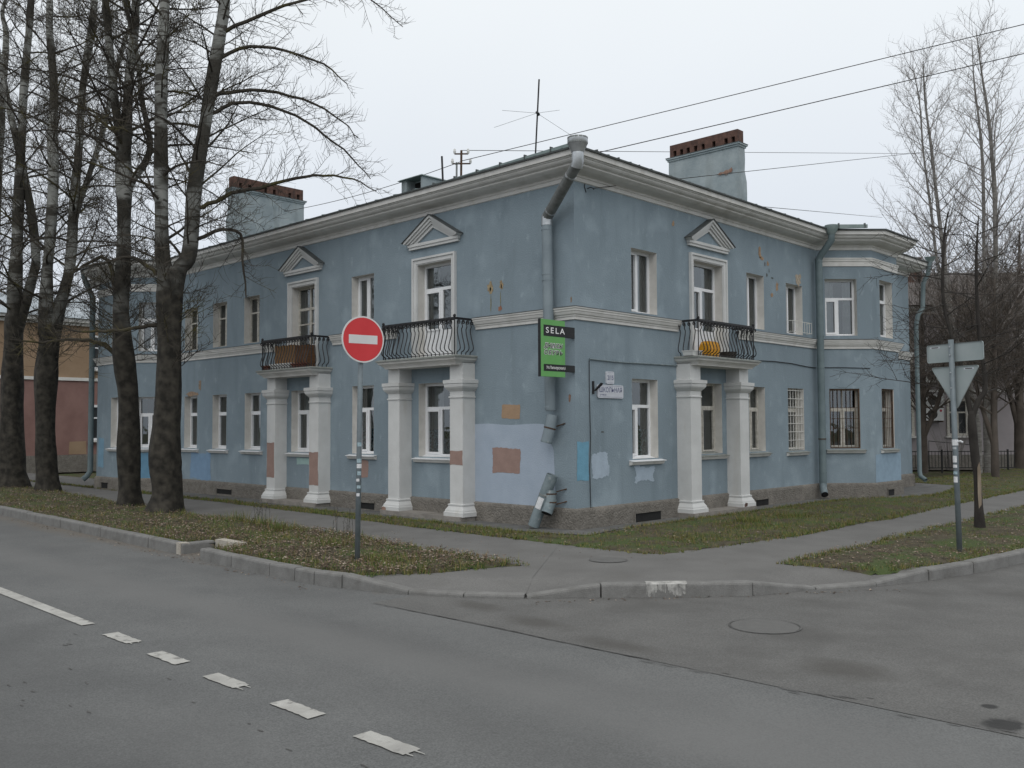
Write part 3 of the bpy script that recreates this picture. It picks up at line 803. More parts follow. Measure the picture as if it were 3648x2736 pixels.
# plinth, cornice, string course, upper band of the bays
g = MB(); g.sweep([(.0, .36), (.035, .335), (.045, .30), (.05, .0), (.05, -.1)][::-1], PATH[:-1] + [PATH[-1]], caps=False); g.build("plinth", M['plinth'], house)
CORN = [(0.0, 5.875), (.022, 5.885), (.026, 5.945), (.045, 5.955), (.05, 5.985), (.075, 5.995), (.10, 6.0), (.15, 6.005), (.21, 6.02), (.262, 6.045), (.285, 6.06), (.287, 6.085), (.315, 6.09), (.345, 6.105), (.368, 6.128), (.374, 6.15), (.395, 6.155), (.397, 6.168), (.43, 6.175), (.435, 6.268), (.35, 6.28)]
g = MB(); g.sweep(CORN, PATH, caps=False); g.build("cornice", M['trim'], house)
g = MB(); g.sweep([(.36, 6.262), (.47, 6.262), (.475, 6.29), (.36, 6.305)], PATH, caps=False); g.build("roof_edge", M['roof_edge'], house)
STR = [(0, 3.52), (.03, 3.525), (.034, 3.575), (.05, 3.58), (.053, 3.60), (.075, 3.615), (.088, 3.645), (.09, 3.66), (.105, 3.665), (.108, 3.70), (.125, 3.705), (.127, 3.725), (0, 3.75)]
for pth in ([(-18.09, 0), (-17.15, -.94), (-15.34, -.94), (-14.4, 0), (-9.2, 0)], [(-6.90, 0), (-4.70, 0)], [(-2.37, 0), (0, 0), (0, 3.05)], [(0, 5.32), (0, 8.9), (.94, 9.84), (.94, 11.38), (0, 12.32), (0, 14.58)]):
    g = MB(); g.sweep(STR, pth); g.build("string_course", M['trim'], house)
    g = MB(); g.sweep([(0, 3.762), (.132, 3.736), (.134, 3.728), (0, 3.751)], pth); g.build("course_flashing", M['roof_edge'], house)
BAND = [(0, 5.49), (.02, 5.492), (.024, 5.60), (.04, 5.605), (.05, 5.655), (.06, 5.66), (.062, 5.685), (0, 5.70)]
for pth in ([(-17.15, -.94), (-15.34, -.94), (-14.4, 0)], [(0, 8.9), (.94, 9.84), (.94, 11.38)]):
    g = MB(); g.sweep(BAND, pth); g.build("bay_band", M['trim'], house)

# roof
ov = .46; ze = 6.29; rz = 7.40; hw = 4.5
g = MB()
e1, e2, e3 = (-18.9 - ov, -ov, ze), (ov, -ov, ze), (ov, 14.6 + ov, ze)
r1, r2, r3 = (-14.6, hw, rz), (-hw, hw, rz), (-hw, 10.2, rz)
b1, b2, b3 = (-18.9 - ov, 9 + ov, ze), (-9 - ov, 9 + ov, ze), (-9 - ov, 14.6 + ov, ze)
g.poly([e1, e2, r2, r1]); g.poly([e2, e3, r3, r2]); g.poly([e1, r1, b1]); g.poly([e3, b3, r3]); g.poly([b1, r1, r2, b2]); g.poly([b2, r2, r3, b3])
for pth, apex in (([(-18.35, -.0), (-17.34, -1.40), (-15.15, -1.40), (-14.2, -.42)], (-16.25, 1.6, 6.85)), ([(.42, 8.7), (1.40, 9.65), (1.40, 11.57), (.0, 12.5)], (-1.6, 10.6, 6.85))):
    for a, b in zip(pth, pth[1:]): g.poly([(a[0], a[1], ze + .01), (b[0], b[1], ze + .01), apex])
roof = g.build("roof", M['roof'], house)
g = MB()   # standing seams
for x in np.arange(-18.5, 0.3, .62):
    t = max(0, min(1, (x + 18.9 + ov) / 4.7)) if x < -14.6 else 1.0
    ye = -ov + .02; yr = hw if x < -hw else hw * (-x + ov) / (hw + ov) - ov * 0 if x > -hw else hw
    if x > -hw: yr = -x
    yr *= t
    zr = ze + (rz - ze) * (yr + ov) / (hw + ov)
    g.hexa([(x - .012, ye, ze + .004), (x + .012, ye, ze + .004), (x + .012, yr, zr + .004), (x - .012, yr, zr + .004), (x - .012, ye, ze + .03), (x + .012, ye, ze + .03), (x + .012, yr, zr + .03), (x - .012, yr, zr + .03)])
for y in np.arange(-.2, 14.6, .62):
    xr = -y if y < hw else -hw
    if y > 10.2: xr = -hw * (15.06 - y) / 4.86
    zr = ze + (rz - ze) * (-xr + ov) / (hw + ov)
    g.hexa([(ov - .02, y - .012, ze + .004), (ov - .02, y + .012, ze + .004), (xr, y + .012, zr + .004), (xr, y - .012, zr + .004), (ov - .02, y - .012, ze + .03), (ov - .02, y + .012, ze + .03), (xr, y + .012, zr + .03), (xr, y - .012, zr + .03)])
g.build("roof_seam", M['roof'], roof)["kind"] = "stuff"
# standing gutters that lead to the hoppers
def gutter(a, b, h0, h1, nm="gutter"):
    g = MB(); A = Vector(a); B = Vector(b); d = (B - A).normalized(); n = Vector((-d.y, d.x, 0)) * .02
    g.hexa([A - n, B - n, B + n, A + n, A - n + Vector((0, 0, h0)), B - n + Vector((0, 0, h1)), B + n + Vector((0, 0, h1)), A + n + Vector((0, 0, h0))])
    o = g.build(nm, M['gutter'], house)
    L = (B - A).length; k = .25
    g = MB()
    while k < L:
        p = A + d * k; h = h0 + (h1 - h0) * k / L + .03
        g.hexa([p - n * 1.6 - d * .012, p - n * 1.6 + d * .012, p + n * 1.6 + d * .012, p + n * 1.6 - d * .012] + [q + Vector((0, 0, h)) for q in (p - n * 1.6 - d * .012, p - n * 1.6 + d * .012, p + n * 1.6 + d * .012, p + n * 1.6 - d * .012)])
        k += .62
    g.build("gutter_bracket", M['roof_edge'], o)["kind"] = "stuff"
gutter((-6.0, -.16, 6.33), (.30, -.38, 6.28), .035, .10)
gutter((.30, .0, 6.28), (.20, 4.0, 6.32), .085, .03)
gutter((.46, 8.62, 6.28), (1.10, 9.30, 6.31), .1, .08)

# ---------------------------------------------------------------- windows
def quad_strip_curtain(mb, F, u0, u1, n, z0, z1, wave=.03, k=7):
    m_ = 24; prev = None
    for i in range(m_ + 1):
        t = i / m_; u = u0 + (u1 - u0) * t; nn = n - wave * math.sin(t * k * math.pi)
        cur = (mb.vert(F(u, nn, z0)), mb.vert(F(u, nn, z1)))
        if prev: mb.face((prev[0], cur[0], cur[1], prev[1]))
        prev = cur

def window(seg, s0, s1, z0, z1, style, sill=0, cur=None, old=0, grille=None, guard=0):
    F = FR[seg]; dep = .17
    g = MB()    # plastered reveal
    for (a, b) in (((s0, z0), (s0, z1)), ((s0, z1), (s1, z1)), ((s1, z1), (s1, z0)), ((s1, z0), (s0, z0))):
        g.poly([F(a[0], 0.002, a[1]), F(b[0], 0.002, b[1]), F(b[0], -dep - .06, b[1]), F(a[0], -dep - .06, a[1])])
    win = g.build("balcony_door" if style == 'door' else "window", M['reveal'], house)
    fm = M['oldframe'] if (old or style.startswith('old')) else M['pvc']
    fw = .05 if fm is M['pvc'] else .042
    n0, n1 = -dep - .05, -dep
    g = MB(); panes = []
    def bar(u0, u1, za, zb, dn=0.0): F.box(g, u0, u1, n0 + dn, n1 + dn, za, zb)
    bar(s0, s0 + fw, z0, z1); bar(s1 - fw, s1, z0, z1); bar(s0 + fw, s1 - fw, z1 - fw, z1); bar(s0 + fw, s1 - fw, z0, z0 + fw)
    W = s1 - s0; H = z1 - z0
    def sash(u0, u1, za, zb, t=.038):
        for q in ((u0, u0 + t, za, zb), (u1 - t, u1, za, zb), (u0 + t, u1 - t, zb - t, zb), (u0 + t, u1 - t, za, za + t)): bar(*q, dn=.014)
        panes.append((u0 + t, u1 - t, za + t, zb - t))
    a0, a1, c0, c1 = s0 + fw, s1 - fw, z0 + fw, z1 - fw
    if style in ('pvc1', 'pvc2', 'old1', 'old2'):
        zt = z0 + H * .66
        bar(a0, a1, zt - .028, zt + .028)
        um = (a0 + a1) / 2
        if style in ('pvc2',):
            um = s0 + W * .46
            bar(um - .03, um + .03, c0, zt - .028)
            sash(a0, um - .03, c0, zt - .028); panes.append((um + .03, a1, c0, zt - .028)); panes.append((a0, a1, zt + .028, c1))
        elif style == 'pvc1':
            sash(a0, a1, c0, zt - .028, .03); panes.append((a0, a1, zt + .028, c1))
        elif style == 'old2':
            bar(um - .022, um + .022, c0, zt - .028); bar(um - .012, um + .012, zt + .028, c1)
            sash(a0, um - .022, c0, zt - .028, .028); sash(um + .022, a1, c0, zt - .028, .028)
            panes.append((a0, um - .012, zt + .028, c1)); panes.append((um + .012, a1, zt + .028, c1))
        else:
            sash(a0, a1, c0, zt - .028, .028); panes.append((a0, a1, zt + .028, c1))
    elif style == 'two':
        um = s0 + W * .5
        bar(um - .03, um + .03, c0, c1)
        if old:
            zt = z0 + H * .66
            for (u0, u1) in ((a0, um - .03), (um + .03, a1)):
                bar(u0, u1, zt - .018, zt + .018); panes.append((u0, u1, zt + .018, c1)); panes.append((u0, u1, c0, zt - .018))
        else:
            sash(a0, um - .03, c0, c1, .03); panes.append((um + .03, a1, c0, c1))
    elif style == 'door':
        zt = z0 + H * .735; zp = z0 + H * .30; um = s0 + W * .52
        bar(a0, a1, zt - .03, zt + .03); bar(um - .035, um + .035, c0, zt - .03)
        if old:
            for (u0, u1) in ((a0, um - .035), (um + .035, a1)):
                bar(u0, u1, z0 + H * .55 - .016, z0 + H * .55 + .016)
                panes.append((u0, u1, zp, z0 + H * .55 - .016)); panes.append((u0, u1, z0 + H * .55 + .016, zt - .03))
            panes.append((a0, um - .02, zt + .03, c1)); panes.append((um + .02, a1, zt + .03, c1)); bar(um - .02, um + .02, zt + .03, c1)
        else:
            sash(a0, um - .035, zp, zt - .03); panes.append((um + .035, a1, zp, zt - .03)); panes.append((a0, a1, zt + .03, c1))
        g2 = MB()
        for (u0, u1) in ((a0, um - .035), (um + .035, a1)): F.box(g2, u0, u1, n0 + .01, n1 - .005, c0, zp)
        g2.build("panel", M['pvc'], win)
    g.build("frame", fm, win)
    for (u0, u1, za, zb) in panes:
        g = MB(); g.poly([F(u0 - .004, n0 + .022, za - .004), F(u1 + .004, n0 + .022, za - .004), F(u1 + .004, n0 + .022, zb + .004), F(u0 - .004, n0 + .022, zb + .004)])
        g.build("pane", M['glass'], win)
    nc = n0 - .12
    if cur == 'net':
        ra = random.Random(int(s0 * 37 + z0 * 11)); fa = ra.uniform(.25, .6); fb = ra.uniform(.66, .85)
        g = MB(); quad_strip_curtain(g, F, s0 + .02, s0 + W * fa, nc, z0, z1, .02, 5); quad_strip_curtain(g, F, s0 + W * fb, s1 - .02, nc, z0, z1, .02, 4); g.build("curtain", M['netcurtain'], win)
    elif cur == 'cream':
        g = MB(); quad_strip_curtain(g, F, s0 + .01, s0 + W * .45, nc, z0, z1, .02, 6); g.build("curtain", M['cream'], win)
    elif cur == 'blue':
        g = MB(); quad_strip_curtain(g, F, s0 - .1, s1 + .1, nc, z0 - .05, z0 + H * .37, .015, 9); g.build("curtain", M['bluecurtain'], win)
        g = MB(); quad_strip_curtain(g, F, s0 - .05, s0 + W * .30, nc - .05, z0, z1, .02, 4); g.build("curtain", M['netcurtain'], win)
    elif style == 'door':
        g = MB(); quad_strip_curtain(g, F, s0, s0 + W * .28, nc, z0 + .1, z1, .02, 4); quad_strip_curtain(g, F, s0 + W * .78, s1, nc, z0 + .1, z1, .02, 4); g.build("curtain", M['netcurtain'], win)
    if sill:
        g = MB(); e = .10
        g.hexa([F(s0 - e, .0, z0 - .115), F(s1 + e, .0, z0 - .115), F(s1 + e, .055, z0 - .105), F(s0 - e, .055, z0 - .105), F(s0 - e, 0, z0 - .035), F(s1 + e, 0, z0 - .035), F(s1 + e, .085, z0 - .05), F(s0 - e, .085, z0 - .05)])
        g.build("sill", M['trim'], win)
        g = MB()
        g.hexa([F(s0 - e - .01, .0, z0 - .032), F(s1 + e + .01, .0, z0 - .032), F(s1 + e + .01, .11, z0 - .052), F(s0 - e - .01, .11, z0 - .052), F(s0 - e - .01, 0, z0 - .022), F(s1 + e + .01, 0, z0 - .022), F(s1 + e + .01, .112, z0 - .042), F(s0 - e - .01, .112, z0 - .042)])
        g.poly([F(s0 + .003, 0.0, z0 - .02), F(s1 - .003, 0.0, z0 - .02), F(s1 - .003, -dep, z0 + .03), F(s0 + .003, -dep, z0 + .03)])
        g.build("sill_flashing", M['pvc'] if fm is M['pvc'] else M['flash'], win)
    if grille == 'white':
        g = MB()
        for u in np.linspace(s0 + .06, s1 - .06, 6): F.box(g, u - .006, u + .006, -.045, -.033, z0 + .02, z1 - .02)
        for z in np.linspace(z0 + .05, z1 - .05, 8): F.box(g, s0 + .005, s1 - .005, -.032, -.022, z - .006, z + .006)
        g.build("grille", M['grille'], win)
    elif grille == 'rust':
        g = MB()
        for q in ((s0 + .002, s0 + .03, z0, z1), (s1 - .03, s1 - .002, z0, z1)): F.box(g, q[0], q[1], -.05, -.02, q[2] + .002, q[3] - .002)
        for z in (z0 + .014, z1 - .016): F.box(g, s0 + .03, s1 - .03, -.05, -.02, z - .012, z + .012)
        for u in np.linspace(s0 + .1, s1 - .1, 6): F.box(g, u - .005, u + .005, -.041, -.031, z0 + .026, z1 - .028)
        for z in (z0 + H * .34, z0 + H * .5, z0 + H * .68): F.box(g, s0 + .03, s1 - .03, -.030, -.022, z - .006, z + .006)
        g.build("grille", M['rustframe'], win)
    if guard:
        g = MB()
        for z in (z0 + .03, z0 + .27): g.tube([F(s0 - .02, .02, z), F(s0 - .02, .16, z), F(s1 + .12, .16, z), F(s1 + .12, .02, z)], .007, 5)
        for u in np.linspace(s0 - .02, s1 + .12, 9): g.tube([F(u, .16, z0 + .02), F(u, .16, z0 + .28)], .006, 5)
        g.build("guard_rail", M['grille'], win)
    return win
for o in OP: window(*o[:6], **o[6])

# moulded surrounds and pediments of the three balcony doors
def surround(seg, s0, s1, z1):
    F = FR[seg]; zb = 3.05
    g = MB()
    for (off, wd, n) in ((.02, .075, .035), (.095, .04, .06)):
        o0 = off; o1 = off + wd
        F.box(g, s0 - o1, s0 - o0, 0, n, zb, z1 + o1); F.box(g, s1 + o0, s1 + o1, 0, n, zb, z1 + o1)
        F.box(g, s0 - o0, s1 + o0, 0, n, z1 + o0, z1 + o1)
    F.box(g, s0 - .02, s0, 0, .02, zb, z1 + .02); F.box(g, s1, s1 + .02, 0, .02, zb, z1 + .02); F.box(g, s0, s1, 0, .02, z1, z1 + .02)
    g.build("door_surround", M['white'], house)
    c = (s0 + s1) / 2; zb = 5.25; za = 5.85
    g = MB()
    # base band
    F.box(g, c - .72, c + .72, 0, .055, zb, zb + .05); F.box(g, c - .74, c + .74, 0, .075, zb + .05, zb + .105)
    # raking mouldings: nested chevrons stepping forward
    def chev(half0, apex0, base0, half1, apex1, base1, n):
        for sg in (-1, 1):
            q = [(c + sg * half0, base0), (c, apex0), (c, apex1), (c + sg * half1, base1)]
            pts = [F(u, 0, z) for u, z in q]
            if sg > 0: pts = pts[::-1]
            g.prism(pts, F.n * n)
    b0 = zb + .108
    sl = (za - .02 - (b0 + .03)) / .78
    def lev(d): return dict(h=.78 - d / sl * .0, a=za - .02 - d)
    chev(.80, za, b0 + .035, .76, za - .055, b0 + .0, .15)
    chev(.757, za - .056, b0, .68, za - .115, b0, .115)
    chev(.677, za - .116, b0, .60, za - .165, b0, .085)
    chev(.597, za - .166, b0, .50, za - .235, b0, .05)
    ped = g.build("pediment", M['white'], house)
    g = MB(); g.poly([F(c - .56, .012, b0 + .0), F(c + .56, .012, b0 + .0), F(c, .012, za - .2)]); g.build("tympanum", M['blue'], ped)
    g = MB()
    for sg in (-1, 1):
        pts = [F(c + sg * .83, 0, b0 + .03), F(c, 0, za + .012), F(c, 0, za - .002), F(c + sg * .815, 0, b0 + .022)]
        if sg > 0: pts = pts[::-1]
        g.prism(pts, F.n * .175)
    g.build("pediment_flashing", M['roof_edge'], ped)
surround(LEFT, XL(-4.04), XL(-3.05), 4.93)
surround(LEFT, XL(-8.52), XL(-7.60), 4.95)
surround(RIGHT, 3.61, 4.68, 4.98)

# ---------------------------------------------------------------- porticoes with balconies
COLP = [(.085, .09), (.085, .165), (.07, .175), (.064, .205), (.045, .235), (.022, .275), (.022, .285), (.03, .288), (.03, .312), (0, .32), (0, 2.262), (.018, 2.266), (.018, 2.29), (0, 2.295), (0, 2.385), (.012, 2.39), (.03, 2.41), (.055, 2.435), (.074, 2.465), (.08, 2.50), (.08, 2.515), (.074, 2.518), (.074, 2.524), (.092, 2.528), (.092, 2.592), (.01, 2.603), (0, 2.604), (0, 2.90)]
def portico(seg, c0, c1, scrap):
    """c0, c1: inner positions of the two columns along the wall"""
    F = FR[seg]
    lo = c0[0] - .12; hi = c1[1] + .07
    for (a, b) in (c0, c1):
        g = MB()
        P = [F(a, 0, 0), F(a, .31, 0), F(b, .31, 0), F(b, 0, 0)]
        g.sweep(COLP, [(p.x, p.y) for p in P], caps=False)
        g.build("column", M['white'], house)
    g = MB(); F.box(g, lo + .02, hi - .02, 0.04, .43, -.05, .095); g.build("portico_step", M['step'], house)
    c = (c0[0] + c1[1]) / 2; hwid = (c1[1] - c0[0]) / 2 + .055
    P = [F(c - hwid, 0, 0), F(c - hwid, .55, 0), F(c + hwid, .55, 0), F(c + hwid, 0, 0)]; path = [(p.x, p.y) for p in P]
    g = MB(); g.sweep([(-.11, 2.87), (-.105, 2.885), (-.085, 2.91), (-.05, 2.94), (-.012, 2.962), (-.01, 2.975), (-.002, 2.978), (0, 3.015)], path, caps=False)
    g.poly([F(c - hwid + .11, 0, 2.87), F(c - hwid + .11, .44, 2.87), F(c + hwid - .11, .44, 2.87), F(c + hwid - .11, 0, 2.87)])
    g.build("balcony_slab", M['trim'], house)
    g = MB(); g.sweep([(.02, 2.998), (.024, 3.01), (.024, 3.03), (-.02, 3.045)], path, caps=False)
    g.poly([F(c - hwid + .021, 0, 3.0445), F(c - hwid + .021, .529, 3.0445), F(c + hwid - .021, .529, 3.0445), F(c + hwid - .021, 0, 3.0445)])
    g.build("slab_flashing", M['flash'], house)
    # wrought-iron railing with bellied bars
    zr = 3.70; rh = hwid - .10; rn_ = .47
    g = MB()
    F.box(g, c - rh - .02, c + rh + .02, rn_ - .024, rn_ + .024, zr - .002, zr + .036)
    F.box(g, c - rh - .022, c - rh + .022, 0, rn_ - .0245, zr - .002, zr + .036); F.box(g, c + rh - .022, c + rh + .022, 0, rn_ - .0245, zr - .002, zr + .036)
    F.box(g, c - rh, c + rh, rn_ - .006, rn_ + .006, zr - .02, zr - .003)
    F.box(g, c - rh, c + rh, rn_ - .006, rn_ + .006, 3.068, 3.08)
    rail = g.build("railing", M['iron'], house)
    for sg in (-1, 1):
        g = MB(); p = F(c + sg * rh, rn_, 0)
        g.tube([p + Vector((0, 0, 3.045)), p + Vector((0, 0, zr + .03))], .011, 6); g.tube([p + Vector((0, 0, zr + .022)), p + Vector((0, 0, zr + .034))], .02, 8); g.sphere(p + Vector((0, 0, zr + .062)), .03, 10, 6)
        g.build("corner_post", M['iron'], rail)
    prof = [(0, 3.05), (.0, 3.085), (.012, 3.105), (.05, 3.118), (.078, 3.14), (.09, 3.175), (.084, 3.22), (.062, 3.29), (.036, 3.37), (.016, 3.45), (.008, 3.50), (.01, 3.53), (.026, 3.555), (.034, 3.575), (.033, 3.62), (.03, 3.66)]
    prof = prof[:-2] + [(.028, 3.60), (.012, 3.625)]
    ang = np.linspace(0, 1.55 * 2 * math.pi, 20)
    sc = [(.055 - (.043 - .0034 * a) * math.cos(a), 3.645 + (.043 - .0034 * a) * math.sin(a)) for a in ang]
    pts2 = prof + sc
    def bar(u, n, du, dn):
        g = MB()
        g.tube([F(u + du * o, n + dn * o, z) for o, z in pts2], .0098, 5, cap=False)
        g.build("baluster", M['iron'], rail)
    for u in np.linspace(c - rh + .06, c + rh - .06, 18): bar(u, rn_, 0, 1)
    for n in (.08, .19, .30, .41):
        bar(c - rh, n, -1, 0); bar(c + rh, n, 1, 0)
    return F, c, hwid
portico(LEFT, (XL(-4.59), XL(-4.24)), (XL(-2.77), XL(-2.42)), 0)
portico(LEFT, (XL(-9.08), XL(-8.73)), (XL(-7.35), XL(-7.0)), 0)
portico(RIGHT, (2.995, 3.345), (4.785, 5.13), 0)

# chips, repaired patches and scars on the walls (flat paint of its own colour)
def paint_patch(seg, s0, s1, z0, z1, color, amp=.015, n=.0035, name="paint_patch", nn=16, seed=0):
    F = FR[seg]; rnd = random.Random(seed + int(s0 * 91) + int(z0 * 57))
    key = "patch_%d_%d_%d" % tuple(int(c * 1000) for c in color)
    if key not in M: M[key] = mat(key, tuple(c * .93 for c in color), tuple(min(1, c * 1.06) for c in color), scale=6, rough=.92, bump=.2, bscale=40, spec=.1)
    g = MB(); g.poly([F(u, n, z) for u, z in wob_poly(s0, s1, z0, z1, amp, nn, rnd)])
    g.build(name, M[key], house)
def blob(seg, s, z, rs, rz, color, n=.004, name="plaster_scar", seed=0):
    F = FR[seg]; rnd = random.Random(seed + int(s * 97) + int(z * 31))
    key = "scar_%d_%d_%d" % tuple(int(c * 1000) for c in color)
    if key not in M: M[key] = mat(key, tuple(c * .75 for c in color), tuple(min(1, c * 1.2) for c in color), scale=16, rough=.95, bump=.6, bscale=50, spec=.1)
    k = 14; g = MB(); pts = []
    for i in range(k):
        a = 2 * math.pi * i / k; r = rnd.uniform(.55, 1.15); pts.append(F(s + rs * r * math.cos(a), n, z + rz * r * math.sin(a)))
    g.poly(pts); g.build(name, M[key], house)
PALE = (.36, .43, .50); PINK = (.31, .215, .185); SKYB = (.16, .33, .44); OCH = (.36, .25, .165)
F = FR[LEFT]
rnd = random.Random(5)
top = [(XL(-2.42 + 1.72 * t), 1.775 + .012 * math.sin(9 * t) - .01 * t) for t in np.linspace(0, 1, 14)]
rgt = [(XL(-.70 + .20 * min(1, t * 3) + .05 * t), 1.74 - 1.2 * t) for t in np.linspace(0.02, 1, 10)]
poly = [(XL(-2.42), .345)] + top + rgt + [(XL(-.46), .36)]
M['pale_patch'] = mat("pale_lilac_repaint", (.34, .40, .475), (.385, .445, .52), scale=2.2, rough=.9, bump=.25, bscale=40, spec=.1)
g = MB(); g.poly([F(u, .003, z) for u, z in poly[::-1]]); g.build("paint_patch", M['pale_patch'], house)
paint_patch(LEFT, XL(-1.96), XL(-1.27), .90, 1.345, PINK, .012, .006)
paint_patch(LEFT, XL(-1.72), XL(-1.27), 1.87, 2.12, OCH, .008, .004, "plaster_scar")
paint_patch(LEFT, XL(-5.95), XL(-5.64), .68, 1.04, PINK, .012)
paint_patch(LEFT, XL(-13.36), XL(-12.28), .38, 1.07, (.20, .30, .42), .03)
paint_patch(LEFT, XL(-8.31), XL(-7.72), .89, 1.04, (.33, .46, .44), .008)
paint_patch(RIGHT, .03, .34, .82, 1.47, SKYB, .01)
paint_patch(RIGHT, .43, .87, .85, 1.27, PALE, .025)
paint_patch(RIGHT, 1.64, 2.23, .72, 1.0, PALE, .03)
paint_patch(RFRONT, .02, 1.52, .36, 1.02, (.26, .35, .43), .006)
paint_patch(LFRONT, .02 + .1, .50, .62, 1.45, (.20, .33, .43), .02)
paint_patch(LCANT, .36, 1.02, .36, 1.05, (.14, .27, .38), .02)
for (s, z, a, b, c) in ((6.25, 5.47, .07, .13, OCH), (6.33, 5.36, .09, .05, OCH), (6.6, 5.27, .06, .06, OCH), (7.0, 4.81, .06, .12, OCH), (6.75, 4.60, .06, .07, OCH), (6.55, 5.02, .03, .05, (.12, .13, .12)), (6.78, 4.98, .06, .02, (.1, .11, .11)), (6.65, 5.12, .02, .05, (.1, .11, .11)), (6.47, 5.24, .02, .06, (.12, .12, .12)), (8.0, 5.08, .16, .17, (.40, .34, .27)), (2.95, 5.6, .05, .06, OCH), (.72, 1.63, .05, .015, (.12, .13, .13))):
    blob(RIGHT, s, z, a, b, c, seed=3)
for (x, z, a, b, c) in ((-2.0, 4.27, .09, .13, (.34, .27, .17)), (-1.72, 4.29, .06, .09, (.34, .26, .16)), (-1.75, 3.87, .05, .06, (.30, .15, .10)), (-2.0, 4.24, .02, .05, (.03, .03, .03)), (-1.72, 4.27, .018, .05, (.03, .03, .03)), (-1.99, 3.98, .015, .17, (.22, .21, .13)), (-1.74, 4.03, .012, .14, (.22, .21, .13)), (-.12, 2.2, .03, .08, (.25, .16, .12)), (-13.25, 2.63, .42, .07, (.30, .22, .16)), (-12.9, 2.85, .1, .14, (.27, .21, .16)), (.0 - .07, 3.86, .02, .07, (.25, .18, .12))):
    blob(LEFT, XL(x), z, a, b, c, seed=9)
# paint on the column faces
def col_patch(seg, s0, s1, z0, z1, n):
    F = FR[seg]; g = MB(); g.poly([F(u, n, z) for u, z in wob_poly(s0, s1, z0, z1, .008, 6, random.Random(int(z0 * 99)))]); g.build("paint_patch", M["patch_%d_%d_%d" % tuple(int(c * 1000) for c in PINK)], house)
col_patch(LEFT, XL(-2.77) + .004, XL(-2.42) - .004, 1.03, 1.29, .314)
col_patch(LEFT, XL(-9.08) + .01, XL(-8.73) - .03, .58, 1.38, .314)
col_patch(LEFT, XL(-7.35) + .006, XL(-7.0) - .006, .47, 1.19, .314)
g = MB(); Fp = FR[LEFT]; g.poly([Fp(XL(-4.68) + u, .3975, .09 + v) for u, v in ((0, .005), (.13, .005), (.12, .055), (.05, .075), (.0, .06))]); g.build("plaster_scar", M['rawbrick'], house)
g = MB(); Fp = FR[RIGHT]; g.poly([Fp(4.77 + u, .3975, .095 + v) for u, v in ((0, .0), (.10, .01), (.12, .07), (.03, .085), (-.01, .04))]); g.build("plaster_scar", M['brick'], house)
# cellar vents in the plinth
for seg, s0, s1, z0, z1 in ((LEFT, XL(-11.85), XL(-11.13), .06, .18), (LEFT, XL(-5.93), XL(-5.37), .03, .16), (RIGHT, 1.56, 2.36, .01, .17), (RIGHT, 5.80, 6.36, .02, .15), (RFRONT, .55, .95, .02, .17), (LFRONT, .5, .9, .04, .2)):
    F = FR[seg]; g = MB()
    g.poly([F(s0, .0515, z0), F(s1, .0515, z0), F(s1, .0515, z1), F(s0, .0515, z1)])
    v = g.build("cellar_vent", M['dark'], house)
    g = MB(); F.box(g, s0 - .02, s1 + .02, .04, .075, z1, z1 + .03); F.box(g, s0 - .03, s0, .04, .07, z0, z1); g.build("vent_frame", M['plinth'], v)

# cables on the right wall
F = FR[RIGHT]
g = MB(); g.tube([F(.37, .015, .33), F(.35, .015, 1.0), F(.375, .018, 1.5), F(.36, .015, 2.2), F(.36, .015, 2.85)], .007, 5)
g.build("cable", M['iron'], house)
g = MB(); g.tube([F(.36, .02, 2.875), F(.9, .02, 2.862), F(1.4, .02, 2.858), F(2.2, .02, 2.868), F(3.0, .02, 2.872)], .013, 6); g.build("cable", M['pipe_grey'], house)
g = MB(); g.tube([F(5.4, .012, 3.05), F(5.9, .015, 3.11), F(6.8, .015, 3.13), F(7.6, .015, 3.12), F(8.3, .015, 3.08), F(8.8, .015, 3.07)], .009, 5); g.build("cable", M['iron'], house)
F = FR[RCANT]; g = MB(); g.tube([F(.05, .012, 3.08), F(.6, .014, 3.08), F(1.25, .014, 3.06)], .008, 5); g.build("cable", M['iron'], house)
F = FR[RIGHT]; g = MB(); g.tube([F(.37, .0, 5.81), F(.37, .07, 5.815), F(.40, .10, 5.80), F(.44, .08, 5.79)], .009, 5); g.tube([F(.30, .003, 5.90), F(.28, .01, 5.82), F(.32, .01, 5.73)], .008, 5); g.build("wire_hook", M['iron'], house)

# ---------------------------------------------------------------- downpipes
def pipe_part(pts, r, mt, name="downpipe", n=12, parent=house, cap=False):
    g = MB(); g.smooth = True; g.tube(pts, r, n, cap=cap); return g.build(name, mt, parent)
def bands(parent, pts, r, mt):
    for (p, d) in pts:
        d = Vector(d).normalized(); p = Vector(p)
        g = MB(); g.tube([p - d * .012, p + d * .012], r, 12); g.build("pipe_band", mt, parent)
# corner pipe: hopper at the roof corner, diagonal run back to the wall, broken bottom
hp = Vector((.56, -.56, 0))
g = MB(); g.smooth = True
g.tube([hp + Vector((0, 0, 6.36)), hp + Vector((0, 0, 6.262)), hp + Vector((0, 0, 6.255)), hp + Vector((0, 0, 6.12))], [.165, .165, .16, .10], 16, cap=False)
hop = g.build("pipe_hopper", M['galv'], house)
bands(hop, [(hp + Vector((0, 0, 6.35)), (0, 0, 1)), (hp + Vector((0, 0, 6.27)), (0, 0, 1))], .169, M['galv_dull'])
pipe_part([hp + Vector((0, 0, 6.13)), hp + Vector((0, 0, 5.97)), hp + Vector((-.04, .02, 5.90))], .098, M['galv'], "pipe_elbow")
low = Vector((-.47, -.155, 5.30))
dp = pipe_part([hp + Vector((-.015, .01, 5.95)), low], .092, M['galv_dull'])
dv = (low - hp - Vector((0, 0, 5.95)))
bands(dp, [(hp + Vector((0, 0, 5.95)) + dv * t, dv) for t in (.22, .88)], .099, M['galv'])
